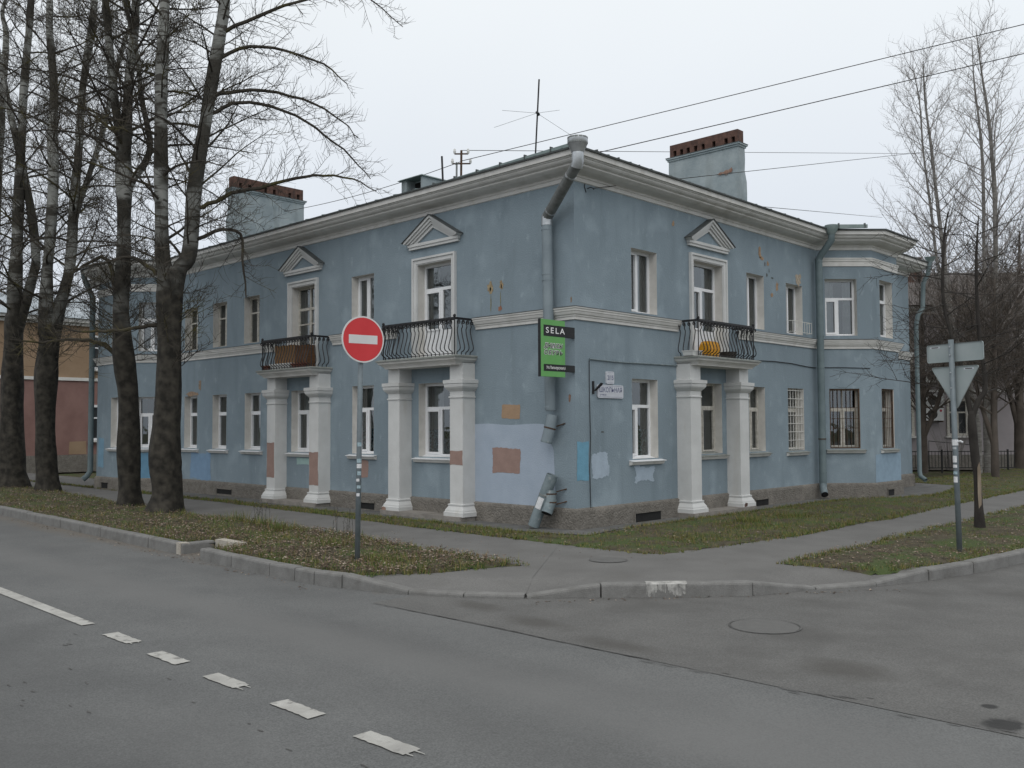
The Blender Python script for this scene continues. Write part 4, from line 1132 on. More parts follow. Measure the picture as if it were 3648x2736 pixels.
pipe_part([low + Vector((.01, 0, .035)), Vector((-.475, -.15, 5.24)), Vector((-.475, -.15, 5.16))], .098, M['galv'], "pipe_elbow")
dp = pipe_part([(-.475, -.15, 5.20), (-.46, -.15, 3.9), (-.43, -.16, 2.7), (-.41, -.165, 2.02), (-.41, -.165, 1.99)], [.092, .092, .092, .093, .08], M['pipe_blue'])
bands(dp, [((-.475, -.15, 5.09), (0, 0, 1)), ((-.468, -.15, 4.32), (0, 0, 1)), ((-.466, -.15, 4.22), (0, 0, 1)), ((-.42, -.163, 2.06), (0, 0, 1))], .098, M['pipe_blue'])
g = MB(); g.poly([(-.41 + .088 * math.cos(a), -.165 + .088 * math.sin(a), 1.995) for a in np.linspace(0, 6.28, 14)[:-1]]); g.build("pipe_mouth", M['dark'], dp)
dp = pipe_part([(-.40, -.13, 1.93), (-.43, -.15, 1.72), (-.48, -.2, 1.45)], [.09, .10, .098], M['pipe_blue'])
bands(dp, [((-.435, -.155, 1.70), (-.05, -.05, -.27))], .105, M['rustframe'])
bands(dp, [((-.475, -.195, 1.475), (-.05, -.05, -.27))], .105, M['pipe_grey'])
g = MB(); g.tube([(-.37, -.06, 1.73), (-.22, .0, 1.78)], .012, 5); g.build("pipe_bracket", M['rustframe'], dp)
# spout stub left on the wall above the ground
dp = pipe_part([(-.40, -.18, .66), (-.39, -.19, .47), (-.40, -.21, .42), (-.41, -.28, .28)], .095, M['pipe_grey'])
bands(dp, [((-.398, -.182, .60), (0, 0, 1)), ((-.392, -.19, .46), (0, 0, 1))], .10, M['rustframe'])
g = MB()
for z in (.66, .45): g.tube([(-.35, -.10, z - .03), (-.20, .0, z + .02)], .011, 5)
g.build("pipe_bracket", M['rustframe'], dp)
g = MB(); c_ = Vector((-.4105, -.285, .272)); nrm = Vector((-.01, -.07, -.14)).normalized(); a_ = nrm.orthogonal().normalized(); b_ = nrm.cross(a_)
g.poly([c_ + a_ * (.088 * math.cos(t)) + b_ * (.088 * math.sin(t)) for t in np.linspace(0, 6.28, 14)[:-1]]); g.build("pipe_mouth", M['dark'], dp)
# painted pipe in the angle of the right bay
hp = Vector((.52, 8.66, 0))
g = MB(); g.smooth = True; g.tube([hp + Vector((0, 0, 6.36)), hp + Vector((0, 0, 6.27)), hp + Vector((0, 0, 6.14))], [.15, .145, .08], 14, cap=False); g.build("pipe_hopper", M['gutter'], house)
pipe_part([hp + Vector((0, 0, 6.16)), hp + Vector((0, 0, 6.02)), (.22, 8.72, 5.70), (.17, 8.72, 5.6)], .078, M['pipe_green'])
dp = pipe_part([(.17, 8.72, 5.62), (.17, 8.72, 3.0), (.17, 8.72, .33)], .082, M['pipe_green'])
bands(dp, [((.17, 8.72, z), (0, 0, 1)) for z in (5.55, 4.9, 3.8, 3.05, 2.0, 1.42, .62, .42)], .087, M['pipe_green'])
bands(dp, [((.17, 8.72, 1.40), (0, 0, 1))], .089, M['rustframe'])
dp = pipe_part([(.17, 8.72, .36), (.18, 8.70, .24), (.27, 8.58, .12)], .085, M['pipe_grey'])
g = MB(); c_ = Vector((.272, 8.577, .117)); nrm = Vector((.09, -.12, -.12)).normalized(); a_ = nrm.orthogonal().normalized(); b_ = nrm.cross(a_)
g.poly([c_ + a_ * (.078 * math.cos(t)) + b_ * (.078 * math.sin(t)) for t in np.linspace(0, 6.28, 14)[:-1]]); g.build("pipe_mouth", M['dark'], dp)
# pipe at the far right end
pipe_part([(.50, 14.95, 6.3), (.45, 14.95, 6.1), (.42, 14.95, 5.95), (.3, 14.93, 5.7), (.28, 14.9, 5.0), (.2, 14.75, 4.8), (.15, 14.72, 4.5), (.15, 14.72, .4), (.2, 14.65, .28), (.36, 14.6, .18)], .062, M['pipe_green'])
g = MB(); g.tube([(.5, 14.95, 6.42), (.5, 14.95, 6.3)], [.16, .08], 12, cap=False); g.build("pipe_hopper", M['gutter'], house)
# pipe at the far left end
pipe_part([(-17.55, -1.25, 6.3), (-17.5, -1.2, 6.0), (-17.33, -1.04, 5.5), (-17.33, -1.04, .5), (-17.36, -1.12, .35), (-17.40, -1.22, .26)], .078, M['pipe_green'])

# ---------------------------------------------------------------- chimneys and things on the roof
def chimney(x0, x1, y0, y1, zt, along, solid, gaps):
    g = MB(); b = .03
    ch = None
    zc = zt - .36
    # slightly lumpy plaster body
    rnd = random.Random(int(x0 * 10)); n = 9
    pts = []
    rows = []
    for k in range(n + 1):
        z = 6.2 + (zc - .09 - 6.2) * k / n; e = rnd.uniform(-.012, .012) + (.03 if z < zc - .9 else 0)
        rows.append([g.vert(p) for p in ((x0 - e, y0 - e, z), (x1 + e, y0 - e, z), (x1 + e, y1 + e, z), (x0 - e, y1 + e, z))])
    for a, c in zip(rows, rows[1:]):
        for k in range(4): g.face((a[k], a[(k + 1) % 4], c[(k + 1) % 4], c[k]))
    g.face(rows[-1])
    ch = g.build("chimney", M['chimney'], house)
    g = MB(); g.box(x0 - .03, y0 - .03, zc - .09, x1 + .03, y1 + .03, zc - .04); g.box(x0 - .06, y0 - .06, zc - .04, x1 + .06, y1 + .06, zc); g.build("chimney_collar", M['chimney'], ch)
    g = MB(); g.box(x0 - .07, y0 - .07, zc, x1 + .07, y1 + .07, zc + .012); g.build("chimney_flashing", M['roof_edge'], ch)
    g = MB(); q = .02
    g.box(x0 + q, y0 + q, zt - .17, x1 - q, y1 - q, zt)
    zb, ze_ = zc + .012, zt - .17
    L0, L1 = (x0 + q, x1 - q) if along == 'x' else (y0 + q, y1 - q)
    cuts = [L0] + [v for gp in gaps for v in (gp - .05, gp + .05)] + [L1]
    for k in range(0, len(cuts), 2):
        if along == 'x': g.box(cuts[k], y0 + q, zb, cuts[k + 1], y1 - q, ze_)
        else: g.box(x0 + q, cuts[k], zb, x1 - q, cuts[k + 1], ze_)
    if solid:
        if along == 'x': g.box(x0 + q + .03, (y0 + y1) / 2, zb, x1 - q - .03, (y0 + y1) / 2 + .04, ze_ )
        else: g.box((x0 + x1) / 2 - .04, y0 + q + .03, zb, (x0 + x1) / 2, y1 - q - .03, ze_)
    g.build("chimney_cap", M['brick'], ch)
    return ch
ch = chimney(-4.10, -2.0, 8.88, 9.20, 9.27, 'x', True, [-3.92, -3.71, -3.50, -3.27, -3.04, -2.72, -2.36, -2.15])
g = MB(); rnd = random.Random(4)
pts = [(-2.62, 8.205), (-2.5, 8.25), (-2.41, 8.24), (-2.35, 8.28), (-2.26, 8.27), (-2.17, 8.32), (-2.15, 8.25), (-2.18, 8.19), (-2.25, 8.2), (-2.33, 8.155), (-2.42, 8.19), (-2.5, 8.175)]
g.poly([(x, 8.842, z - .02) for x, z in pts]); g.build("bare_brick", M['rawbrick'], ch)
chimney(-15.15, -14.83, 2.0, 4.45, 9.20, 'y', False, [2.25, 2.55, 3.1, 3.4, 3.95, 4.25])
# ventilation box on the roof
g = MB(); x0, x1, y0, y1 = -5.78, -5.08, 1.0, 2.15
g.box(x0, y0 + .25, 6.45, x1, y1, 7.13); g.box(x0, y0, 6.45, x0 + .17, y0 + .25, 7.13); g.box(x1 - .05, y0, 6.45, x1, y0 + .25, 7.13)
vb = g.build("roof_hatch", M['chimney'], house)
g = MB(); g.hexa([(x0 - .07, y0 - .07, 7.13), (x1 + .05, y0 - .07, 7.13), (x1 + .05, y1 + .05, 7.13), (x0 - .07, y1 + .05, 7.13), (x0 - .02, y0 - .03, 7.16), (x1 + .02, y0 - .03, 7.16), (x1 + .02, y1, 7.16), (x0 - .02, y1, 7.16)]); g.build("hatch_lid", M['roof'], vb)
g = MB(); g.poly([(x0 + .17, y0 + .249, 6.45), (x1 - .07, y0 + .249, 6.45), (x1 - .07, y0 + .249, 7.1), (x0 + .17, y0 + .249, 7.1)]); g.build("hatch_opening", M['dark'], vb)

# ================================================================== things on and by the house
def flat(name, c1, c2=None, rough=.55, **k): M[name] = mat(name, c1, c2, rough=rough, **k)
flat('sign_green', (.12, .345, .095), (.14, .375, .115), rough=.45, scale=3)
flat('sign_black', (.010, .011, .012), (.016, .017, .018), rough=.5)
flat('letter_white', (.78, .78, .77), rough=.6)
flat('letter_black', (.015, .017, .018), rough=.6)
flat('enamel', (.47, .49, .53), (.55, .57, .61), rough=.5, scale=8)
flat('enamel_blue', (.05, .06, .15), (.08, .09, .19), rough=.5)
flat('sign_red', (.55, .035, .04), (.60, .045, .05), rough=.45)
flat('sign_white', (.60, .60, .59), (.66, .66, .65), rough=.45)
flat('alu', (.30, .345, .345), (.35, .39, .39), rough=.5, metal=.35, scale=3)
flat('post_grey', (.145, .175, .19), (.19, .22, .235), rough=.6, metal=.3, scale=9)
flat('sticker_white', (.55, .56, .57), (.72, .73, .74), rough=.7, scale=40)
flat('sticker_teal', (.18, .30, .34), (.42, .5, .53), rough=.7, scale=45)
flat('orange_plastic', (.62, .27, .012), (.72, .36, .025), rough=.45, scale=12)
flat('brown_wood', (.085, .04, .018), (.15, .075, .035), rough=.8, scale=6, stretch=(1, 1, 8))
flat('tan_wood', (.19, .105, .045), (.26, .15, .07), rough=.8, scale=6, stretch=(8, 8, 1))
flat('terracotta', (.16, .055, .035), (.22, .08, .05), rough=.8)
flat('white_plastic', (.62, .62, .60), (.7, .7, .68), rough=.5)
flat('dark_plastic', (.03, .028, .026), (.05, .046, .04), rough=.6)

# projecting shop sign
t = thing("shop_sign", "green projecting shop sign with black bands mounted at the house corner", "sign", (-.03, 0, 2.54))
g = MB(); g.box(-.055, -.845, 2.54, -.006, -.245, 3.47); pn = g.build("panel", M['sign_green'], t)
g = MB(); g.box(-.058, -.853, 2.535, -.004, -.8452, 3.475); g.build("panel_edge", M['sign_black'], t)
for z0, z1 in ((3.20, 3.38), (2.63, 2.742)):
    g = MB(); g.box(-.060, -.775, z0, -.0025, .0, z1); g.build("band", M['sign_black'], t)
UX, UZ = Vector((0, 1, 0)), Vector((0, 0, 1))
def letters(body, y0, y1, z0, z1, x, mt, par, name="lettering", **k):
    g = MB(); text_mesh(g, body, (x, y0, z0), UX, UZ, y1 - y0, z1 - z0, **k); g.build(name, mt, par)
letters("SELA", -.725, -.255, 3.248, 3.345, .0005, M['letter_white'], t, spacing=1.35, offset=.012)
for off, mt, x in ((.08, M['letter_white'], -.0035), (.02, M['letter_black'], -.0015)):
    d = .007 if off > .02 else 0
    letters("ДЖИНСЫ", -.765 - d, -.31 + d, 2.995 - d, 3.085 + d, x, mt, t, shear=.18, offset=off)
    letters("ОБУВЬ", -.76 - d, -.315 + d, 2.90 - d, 2.972 + d, x, mt, t, shear=.18, offset=off, spacing=1.3)
letters("Ул.Пионерская,6", -.715, -.245, 2.652, 2.715, .0005, M['letter_white'], t, offset=.012, shear=.1)

# street name and house number plates
def round_plate(mb, y0, y1, z0, z1, x0, x1, r=.03, n=4):
    pts = []
    for (cy, cz, a0) in ((y1 - r, z0 + r, -90), (y1 - r, z1 - r, 0), (y0 + r, z1 - r, 90), (y0 + r, z0 + r, 180)):
        for k in range(n + 1):
            a = math.radians(a0 + 90 * k / n); pts.append((x0, cy + r * math.cos(a), cz + r * math.sin(a)))
    mb.prism(pts, (x1 - x0, 0, 0))
def plaque(name, label, y0, y1, z0, z1, texts):
    t = thing(name, label, "plaque", (0, (y0 + y1) / 2, z0))
    g = MB(); round_plate(g, y0, y1, z0, z1, .001, .028, .03); g.build("plate", M['enamel'], t)
    g = MB()
    for (a, b) in ((y0 + .012, y1 - .012),):
        for z in (z0 + .018, z1 - .022): g.poly([(.0288, a + .02, z), (.0288, b - .02, z), (.0288, b - .02, z + .004), (.0288, a + .02, z + .004)])
    g.build("border", M['enamel_blue'], t)
    for (body, a, b, c, d) in texts: letters(body, a, b, c, d, .0292, M['enamel_blue'], t, offset=.01)
plaque("house_number_plate", "small white house number plate above the street name plate", .81, 1.03, 2.462, 2.68, [("2/15", .838, 1.005, 2.532, 2.612)])
plaque("street_name_plate", "long white street name plate with blue letters on the right wall", .57, 1.29, 2.215, 2.445, [("ШКОЛЬНАЯ", .615, 1.245, 2.315, 2.405), ("улица", .62, .80, 2.252, 2.285)])
g = MB(); g.box(0.001, .445, 2.28, .03, .475, 2.50)
g.hexa([(.02, .46, 2.33), (.05, .46, 2.33), (.05, .50, 2.33), (.02, .50, 2.33), (.10, .55, 2.47), (.13, .55, 2.47), (.13, .60, 2.455), (.10, .60, 2.455)])
tag(g.build("flag_holder", M['iron']), "dark iron flag holder bracket beside the street name plate", "bracket")

# fallen length of downpipe leaning at the corner
A = Vector((-.69, -.30, .05)); B = Vector((-.375, -.165, .915)); d = (B - A).normalized()
t = thing("broken_downpipe", "scuffed grey length of broken downpipe leaning against the house corner", "pipe", A)
g = MB(); g.smooth = True; g.tube([A, A + d * .30, A + d * .62, B], [.098, .10, .102, .098], 16, cap=False); g.build("tube", M['pipe_grey'], t)
g = MB(); g.tube([A + d * .55, A + d * .575], .105, 16); g.build("joint_ring", M['galv_dull'], t)
g = MB(); g.poly([B - d * .05 + d.orthogonal() * 0 + (d.orthogonal().normalized() * .092 * math.cos(a) + d.cross(d.orthogonal().normalized()) * .092 * math.sin(a)) for a in np.linspace(0, 6.28, 14)[:-1]]); g.build("mouth", M['dark'], t)
u = Vector((.62, -.75, 0)); u = (u - d * u.dot(d)).normalized(); v_ = d.cross(u)
g = MB()
pr = None
for a in np.linspace(-1.0, .1, 6):
    q = [A + d * s_ + (u * math.cos(a) + v_ * math.sin(a)) * .1035 for s_ in (.32, .52)]
    cur = [g.vert(p) for p in q]
    if pr: g.face((pr[0], cur[0], cur[1], pr[1]))
    pr = cur
g.build("paper_notice", M['sticker_white'], t)

# things on the balconies
t = thing("wooden_crate", "brown slatted wooden crate behind the railing of the far left-hand balcony", "crate", (-8.2, -.18, 3.046))
for k in range(6): g = MB(); x = -8.78 + k * .14; g.box(x, -.30, 3.06, x + .128, -.285, 3.60 - .01 * (k % 2)); g.build("slat", M['tan_wood'], t)
g = MB(); g.box(-7.93, -.31, 3.046, -7.45, -.10, 3.56); g.build("side", M['brown_wood'], t)
g = MB(); g.box(-8.79, -.28, 3.046, -7.935, -.08, 3.58); g.build("body", M['brown_wood'], t)
def trough(name, label, x0, x1, y0, y1, z1, mt):
    g = MB(); e = .025
    g.hexa([(x0 + e, y0 + e, 3.046), (x1 - e, y0 + e, 3.046), (x1 - e, y1 - e, 3.046), (x0 + e, y1 - e, 3.046), (x0, y0, z1), (x1, y0, z1), (x1, y1, z1), (x0, y1, z1)])
    g.box(x0 - .008, y0 - .008, z1 - .02, x1 + .008, y1 + .008, z1 + .004)
    return tag(g.build(name, mt), label, "planter")
trough("flower_trough", "long white flower trough at the front of the far left-hand balcony", -8.76, -7.92, -.45, -.33, 3.17, M['white_plastic'])
trough("flower_trough", "short reddish flower trough left of the white trough on the far balcony", -9.10, -8.80, -.45, -.33, 3.15, M['terracotta'])
trough("flower_trough", "reddish flower trough right of the white trough on the far balcony", -7.88, -7.42, -.45, -.33, 3.15, M['terracotta'])
g = MB(); rnd = random.Random(8)
rows = []
for z, e in ((3.046, -.02), (3.10, .0), (3.2, .01), (3.3, .0), (3.36, -.03), (3.375, -.09)):
    ring = []
    for (x, y) in ((.12, 3.62), (.2, 3.60), (.34, 3.63), (.36, 3.80), (.34, 3.99), (.2, 4.03), (.12, 3.98), (.10, 3.8)):
        c = Vector((.23, 3.81)); q = Vector((x, y)) - c; q *= 1 + e / q.length + rnd.uniform(-.06, .06); ring.append(g.vert((c.x + q.x, c.y + q.y, z + rnd.uniform(-.012, .012))))
    rows.append(ring)
for a, b in zip(rows, rows[1:]):
    for k in range(8): g.face((a[k], a[(k + 1) % 8], b[(k + 1) % 8], b[k]))
g.face(rows[-1])
tag(g.build("plastic_sack", M['orange_plastic']), "bright orange plastic sack on the right-hand balcony", "sack")
g = MB(); g.tube([(.28, 4.42, 3.046), (.28, 4.42, 3.06), (.28, 4.42, 3.18), (.28, 4.42, 3.19)], [.14, .15, .17, .18], 14); tag(g.build("plastic_tub", M['dark_plastic']), "low dark plastic tub on the right-hand balcony", "tub")
g = MB(); g.hexa([(.22, 2.92, 3.046), (.42, 2.92, 3.046), (.42, 3.22, 3.046), (.22, 3.22, 3.046), (.2, 2.9, 3.13), (.44, 2.9, 3.12), (.44, 3.24, 3.15), (.2, 3.24, 3.14)]); g.box(.19, 2.89, 3.13, .45, 3.25, 3.142)
tag(g.build("plastic_basin", M['white_plastic']), "pale rectangular plastic basin at the near end of the right-hand balcony", "basin")

# aerials and poles on the roof
t = thing("roof_aerial", "tall thin aerial mast with four drooping rods on the roof", "aerial", (-2.73, 2.0, 6.85))
g = MB(); g.tube([(-2.73, 2.0, 6.80), (-2.58, 2.0, 8.84)], .017, 7); g.build("mast", M['iron'], t)
hb = Vector((-2.60, 1.95, 8.13)); g = MB(); g.tube([hb + Vector((0, .06, -.02)), hb + Vector((.03, -.04, .0))], .03, 7); g.build("hub", M['iron'], t)
for e_ in ((-.55, -.45, .08), (.35, .30, .05), (-.62, -.62, -.30), (.55, .48, -.50)):
    g = MB(); g.tube([hb, hb + Vector(e_)], .0035, 4); g.build("rod", M['galv_dull'], t)
t = thing("cable_pole", "short roof pole with two crossarms and insulators", "pole", (-4.94, 2.0, 6.85))
g = MB(); g.tube([(-4.94, 2.0, 6.8), (-4.92, 2.0, 7.86)], .026, 7); g.build("mast", M['rustframe'], t)
for z, hw_ in ((7.78, .15), (7.56, .20)):
    a, b = Vector((-4.92 - hw_ * .72, 2 - hw_ * .69, z)), Vector((-4.92 + hw_ * .72, 2 + hw_ * .69, z))
    g = MB(); g.tube([a, b], .018, 5); g.build("crossarm", M['rustframe'], t)
    for p in (a, b):
        g = MB(); g.tube([p, p + Vector((0, 0, .05)), p + Vector((0, 0, .11))], [.02, .034, .022], 7); g.build("insulator", M['white_plastic'], t)
g = MB(); g.tube([(-4.40, 1.0, 6.55), (-4.45, 1.0, 7.42)], .022, 7); tag(g.build("roof_pipe", M['iron']), "plain dark upright pipe beside the roof ventilation box", "pipe")
g = MB(); g.tube([(-4.65, 1.6, 6.7), (-4.64, 1.6, 7.42)], .022, 7); g.tube([(-4.66, 1.6, 7.40), (-4.62, 1.6, 7.44)], .03, 7); tag(g.build("roof_pipe", M['galv_dull']), "short pale pipe close beside the crossarm pole on the roof", "pipe")

def wire(label, a, b, r, sag, n=16, ext=0.0):
    a = Vector(a); b = Vector(b); b = b + (b - a) * ext
    g = MB(); g.tube([a.lerp(b, k / n) - Vector((0, 0, sag * 4 * (k / n) * (1 - k / n))) for k in range(n + 1)], r, 4, cap=False)
    tag(g.build("overhead_wire", M['twig_black']), label, "wire", "overhead wires from the roof")
wire("uppermost overhead wire running from the roof pole to the top right", (-4.92, 2.0, 7.62), (5.31, 6.2, 8.87), .008, .0, ext=.5)
wire("second overhead wire rising from the roof corner to the right edge", (-.25, 1.0, 6.62), (5.26, 6.36, 8.40), .008, .0, ext=.6)
wire("thin nearly level wire passing behind the right chimney", (-4.90, 2.02, 7.86), (-4.46, 23.9, 12.30), .007, .0, ext=.4)
wire("thin wire from the wall hook slanting across the right chimney", (.10, .40, 5.80), (-.98, 14.91, 9.56), .0065, .0, ext=.6)
wire("thin wire sloping down behind the right wing towards the far trees", (-.6, 7.4, 6.78), (-5.2, 24.2, 10.0), .007, .0, ext=.3)
wire("pair of loose wires running left along the roof to the left chimney", (-4.95, 1.98, 7.60), (-14.6, 3.6, 8.35), .008, .12)

# ================================================================== road signs
def post(parent, pts, r): g = MB(); g.smooth = True; g.tube(pts, r, 12); g.build("post", M['post_grey'], parent)
def wrap(parent, c, r, z0, z1, a0, a1, mt, name="sticker"):
    g = MB(); pr = None
    for a in np.linspace(a0, a1, 7):
        cur = [g.vert((c[0] + r * math.cos(a), c[1] + r * math.sin(a), z)) for z in (z0, z1)]
        if pr: g.face((pr[0], cur[0], cur[1], pr[1]))
        pr = cur
    g.build(name, mt, parent)
t = thing("no_entry_sign", "round red no-entry road sign with white bar on a grey post on the left verge", "road sign", (.24, -4.65, .0))
post(t, [(.24, -4.65, -.1), (.25, -4.63, 1.5), (.262, -4.612, 3.12)], .034)
nv = Vector((.985, -.17, 0)).normalized(); rv = Vector((.17, .985, 0)).normalized(); zv = Vector((0, 0, 1)); cc = Vector((.262, -4.612, 2.87)) + nv * .045
def disc(r, off0, off1, mt, name, par, n=40):
    g = MB(); g.prism([cc + nv * off0 + rv * (r * math.cos(2 * math.pi * k / n)) + zv * (r * math.sin(2 * math.pi * k / n)) for k in range(n)], nv * (off1 - off0)); return g.build(name, mt, par)
pl = disc(.302, 0, .012, M['sign_white'], "plate", t)
disc(.283, .012, .0135, M['sign_red'], "red_field", pl)
g = MB(); g.prism([cc + nv * .0135 + rv * a + zv * b for a, b in ((-.205, -.056), (.205, -.056), (.205, .056), (-.205, .056))], nv * .0012); g.build("white_bar", M['sign_white'], pl)
g = MB()
for z in (2.72, 3.02): g.prism([Vector((.262, -4.612, z)) + rv * a + nv * b for a, b in ((-.05, -.04), (.05, -.04), (.05, .044), (-.05, .044))], zv * .03)
g.build("clamp", M['galv_dull'], t)
for z0, z1, mt, a0, a1 in ((1.49, 1.54, 'sticker_teal', -1.4, .3), (1.28, 1.33, 'sticker_teal', -1.5, .4), (1.21, 1.265, 'sticker_white', -1.5, .7), (1.12, 1.17, 'sticker_teal', -1.2, .3), (1.04, 1.075, 'sticker_white', -1.7, -.4), (.95, .99, 'sticker_teal', -1.3, .2), (.85, .89, 'sticker_white', -1.4, -.2)):
    k_ = (z0 + z1) / 2 / 1.5; wrap(t, (.24 + .01 * k_, -4.65 + .02 * k_), .0355, z0, z1, a0, a1, M[mt])

t = thing("give_way_sign", "back of a triangular road sign and plate on a grey post, right verge", "road sign", (5.59, 1.37, 0))
base = Vector((5.59, 1.37, -.1)); topv = Vector((5.55, 1.355, 2.89)); pu = (topv - base).normalized()
post(t, [base, base.lerp(topv, .5), topv], .036)
rv = Vector((.98, -.2, 0)); rv = (rv - pu * rv.dot(pu)).normalized(); nv = pu.cross(rv).normalized()   # points away from the camera side
if nv.y < 0: nv = -nv
def on_post(z): return base + pu * ((z + .1) / pu.z) + nv * .045
def plate_poly(c, pts, name, r=.03, cx=0):
    c = c + rv * cx
    # rounded corners
    out_ = []
    n = len(pts)
    for i in range(n):
        p0, p1, p2 = Vector(pts[i - 1]), Vector(pts[i]), Vector(pts[(i + 1) % n])
        a = p1 + (p0 - p1).normalized() * r; b = p1 + (p2 - p1).normalized() * r
        for k in range(5):
            tt = k / 4; out_.append((a * (1 - tt) + p1 * tt) * (1 - tt) + (p1 * (1 - tt) + b * tt) * tt)
    g = MB(); g.prism([c + rv * q.x + pu * q.y for q in out_], nv * .006)
    o = g.build(name, M['alu'], t)
    # folded rim towards the camera side
    g = MB(); m_ = len(out_)
    for k in range(m_):
        a, b = out_[k], out_[(k + 1) % m_]
        g.prism([c + rv * a.x + pu * a.y, c + rv * b.x + pu * b.y, c + rv * (b.x * .985) + pu * (b.y * .985), c + rv * (a.x * .985) + pu * (a.y * .985)], nv * -.014)
    g.build("rim", M['alu'], o)
    g = MB(); g.prism([c + rv * q.x * .995 + pu * q.y * .995 + nv * .0062 for q in out_], nv * .001); g.build("front_face", M['sign_white'], o)
    return o
p1 = plate_poly(on_post(2.715), [(-.40, -.125), (.40, -.125), (.40, .125), (-.40, .125)], "plate", cx=.025)
p2 = plate_poly(on_post(2.25), [(-.345, .275), (.0, -.32), (.345, .275)], "triangle_plate", r=.05, cx=.02)
def back_tag(c, a, b, par):
    g = MB(); g.poly([c + rv * (a + u_) + pu * (b + v__) - nv * .002 for u_, v__ in ((-.07, -.012), (.07, -.012), (.07, .012), (-.07, .012))]); g.build("maker_label", M['enamel'], par)
    g = MB(); g.poly([c + rv * (a + u_) + pu * (b + v__) - nv * .003 for u_, v__ in ((-.05, -.006), (.05, -.006), (.05, .006), (-.05, .006))]); g.build("label_print", M['dark_plastic'], par)
back_tag(on_post(2.715), -.26, .085, p1); back_tag(on_post(2.25), .21, .235, p2)
for z in (2.79, 2.68, 2.44, 2.23):
    g = MB(); q = base + pu * ((z + .1) / pu.z); g.tube([q - nv * .03, q - nv * .048], .009, 6); g.build("bolt", M['galv'], t)
for z0, z1, mt in ((1.40, 1.43, 'galv'), (1.22, 1.31, 'sticker_white'), (1.15, 1.19, 'sticker_white'), (.95, 1.03, 'sticker_white'), (1.06, 1.10, 'sticker_teal')):
    q = base + pu * (((z0 + z1) / 2 + .1) / pu.z); wrap(t, (q.x, q.y), .0375, z0, z1, -2.6, -.9, M[mt])
q = base + pu * (1.6 / pu.z); g = MB(); g.tube([q - pu * .05, q + pu * .03], .042, 10); g.tube([q + rv * .03, q + rv * .08 + pu * .01, q + rv * .11 - pu * .01], .012, 6); g.build("tape_wrap", M['sticker_white'], t)

# ================================================================== background buildings
flat('ochre_wall', (.28, .195, .125), (.33, .235, .155), rough=.95, scale=1.2, bump=.1)
flat('rose_wall', (.215, .125, .11), (.265, .16, .14), rough=.95, scale=1.2, bump=.1)
flat('pink_wall', (.29, .265, .27), (.345, .315, .32), rough=.95, scale=.8, bump=.1)
flat('pale_roof', (.30, .34, .37), (.38, .42, .45), rough=.7, scale=.6)
flat('brown_roof', (.10, .088, .083), (.14, .125, .118), rough=.9, scale=.7)
flat('ac_white', (.48, .49, .48), (.55, .56, .55), rough=.55)
flat('ac_red', (.35, .04, .06), rough=.5)
flat('fence_black', (.015, .016, .016), (.03, .03, .03), rough=.7)
# two-tone house beyond the left end
t = thing("two_tone_house", "ochre and rose plastered house with pale roof beyond the left end", "house", (-30, 2, 0))
g = MB(); g.box(-42, -7, 3.83, -30, 16, 6.0); g.build("upper_wall", M['ochre_wall'], t)
g = MB(); g.box(-42.01, -7.01, .62, -29.99, 16.01, 3.70); g.build("lower_wall", M['rose_wall'], t)
g = MB(); g.box(-42.03, -7.03, -.1, -29.95, 16.03, .62); g.build("plinth", M['plinth'], t)
g = MB(); g.box(-42.05, -7.05, 3.70, -29.93, 16.05, 3.83); g.build("belt_course", M['trim'], t)
g = MB(); g.box(-42.1, -7.1, 6.0, -29.85, 16.1, 6.12); g.box(-42.25, -7.25, 6.12, -29.7, 16.25, 6.28); g.build("cornice", M['trim'], t)
g = MB(); a, b, c, d = (-42.4, -7.4, 6.285), (-29.6, -7.4, 6.285), (-29.6, 16.4, 6.285), (-42.4, 16.4, 6.285); r0, r1 = (-36, -1.5, 7.9), (-36, 10.5, 7.9)
g.poly([b, c, r1, r0]); g.poly([a, b, r0]); g.poly([d, a, r0, r1]); g.poly([c, d, r1]); g.build("roof", M['pale_roof'], t)
def far_window(par, P, ux, un, w_, h, mt=None):
    P = Vector(P); ux = Vector(ux); un = Vector(un); z = Vector((0, 0, 1))
    g = MB()
    g.poly([P - un * -.02, P + ux * w_ + un * .02, P + ux * w_ + z * h + un * .02, P + z * h + un * .02])
    wn = g.build("window", M['pane_far'], par)
    g = MB()
    for (u0, u1, z0, z1) in ((-.05, .05, -.05, h + .05), (w_ - .05, w_ + .05, -.05, h + .05), (.05, w_ - .05, -.05, .05), (.05, w_ - .05, h - .05, h + .05), (w_ / 2 - .03, w_ / 2 + .03, .05, h * .62), (.05, w_ - .05, h * .62, h * .62 + .06)):
        c8 = [P + ux * u + un * n + z * q for n in (.0, .06) for u, q in ((u0, z0), (u1, z0), (u1, z1), (u0, z1))]
        g.hexa([c8[0], c8[1], c8[5], c8[4], c8[3], c8[2], c8[6], c8[7]])
    g.build("frame", mt or M['pvc'], wn)
    g = MB(); c8 = [P + ux * u + un * n + z * q for n in (.0, .16) for u, q in ((-.12, -.12), (w_ + .12, -.12), (w_ + .12, -.06), (-.12, -.06))]
    g.hexa([c8[0], c8[1], c8[5], c8[4], c8[3], c8[2], c8[6], c8[7]]); g.build("sill", M['trim'], wn)
M['pane_far'] = mat("far_window_pane", (.02, .022, .024), (.035, .038, .04), scale=2, rough=.15, spec=.6)
for y in (-4.6, -1.2, 4.0, 7.5):
    far_window(t, (-29.98, y, 1.25), (0, 1, 0), (1, 0, 0), .9, 1.4); far_window(t, (-29.98, y, 4.25), (0, 1, 0), (1, 0, 0), .9, 1.35)
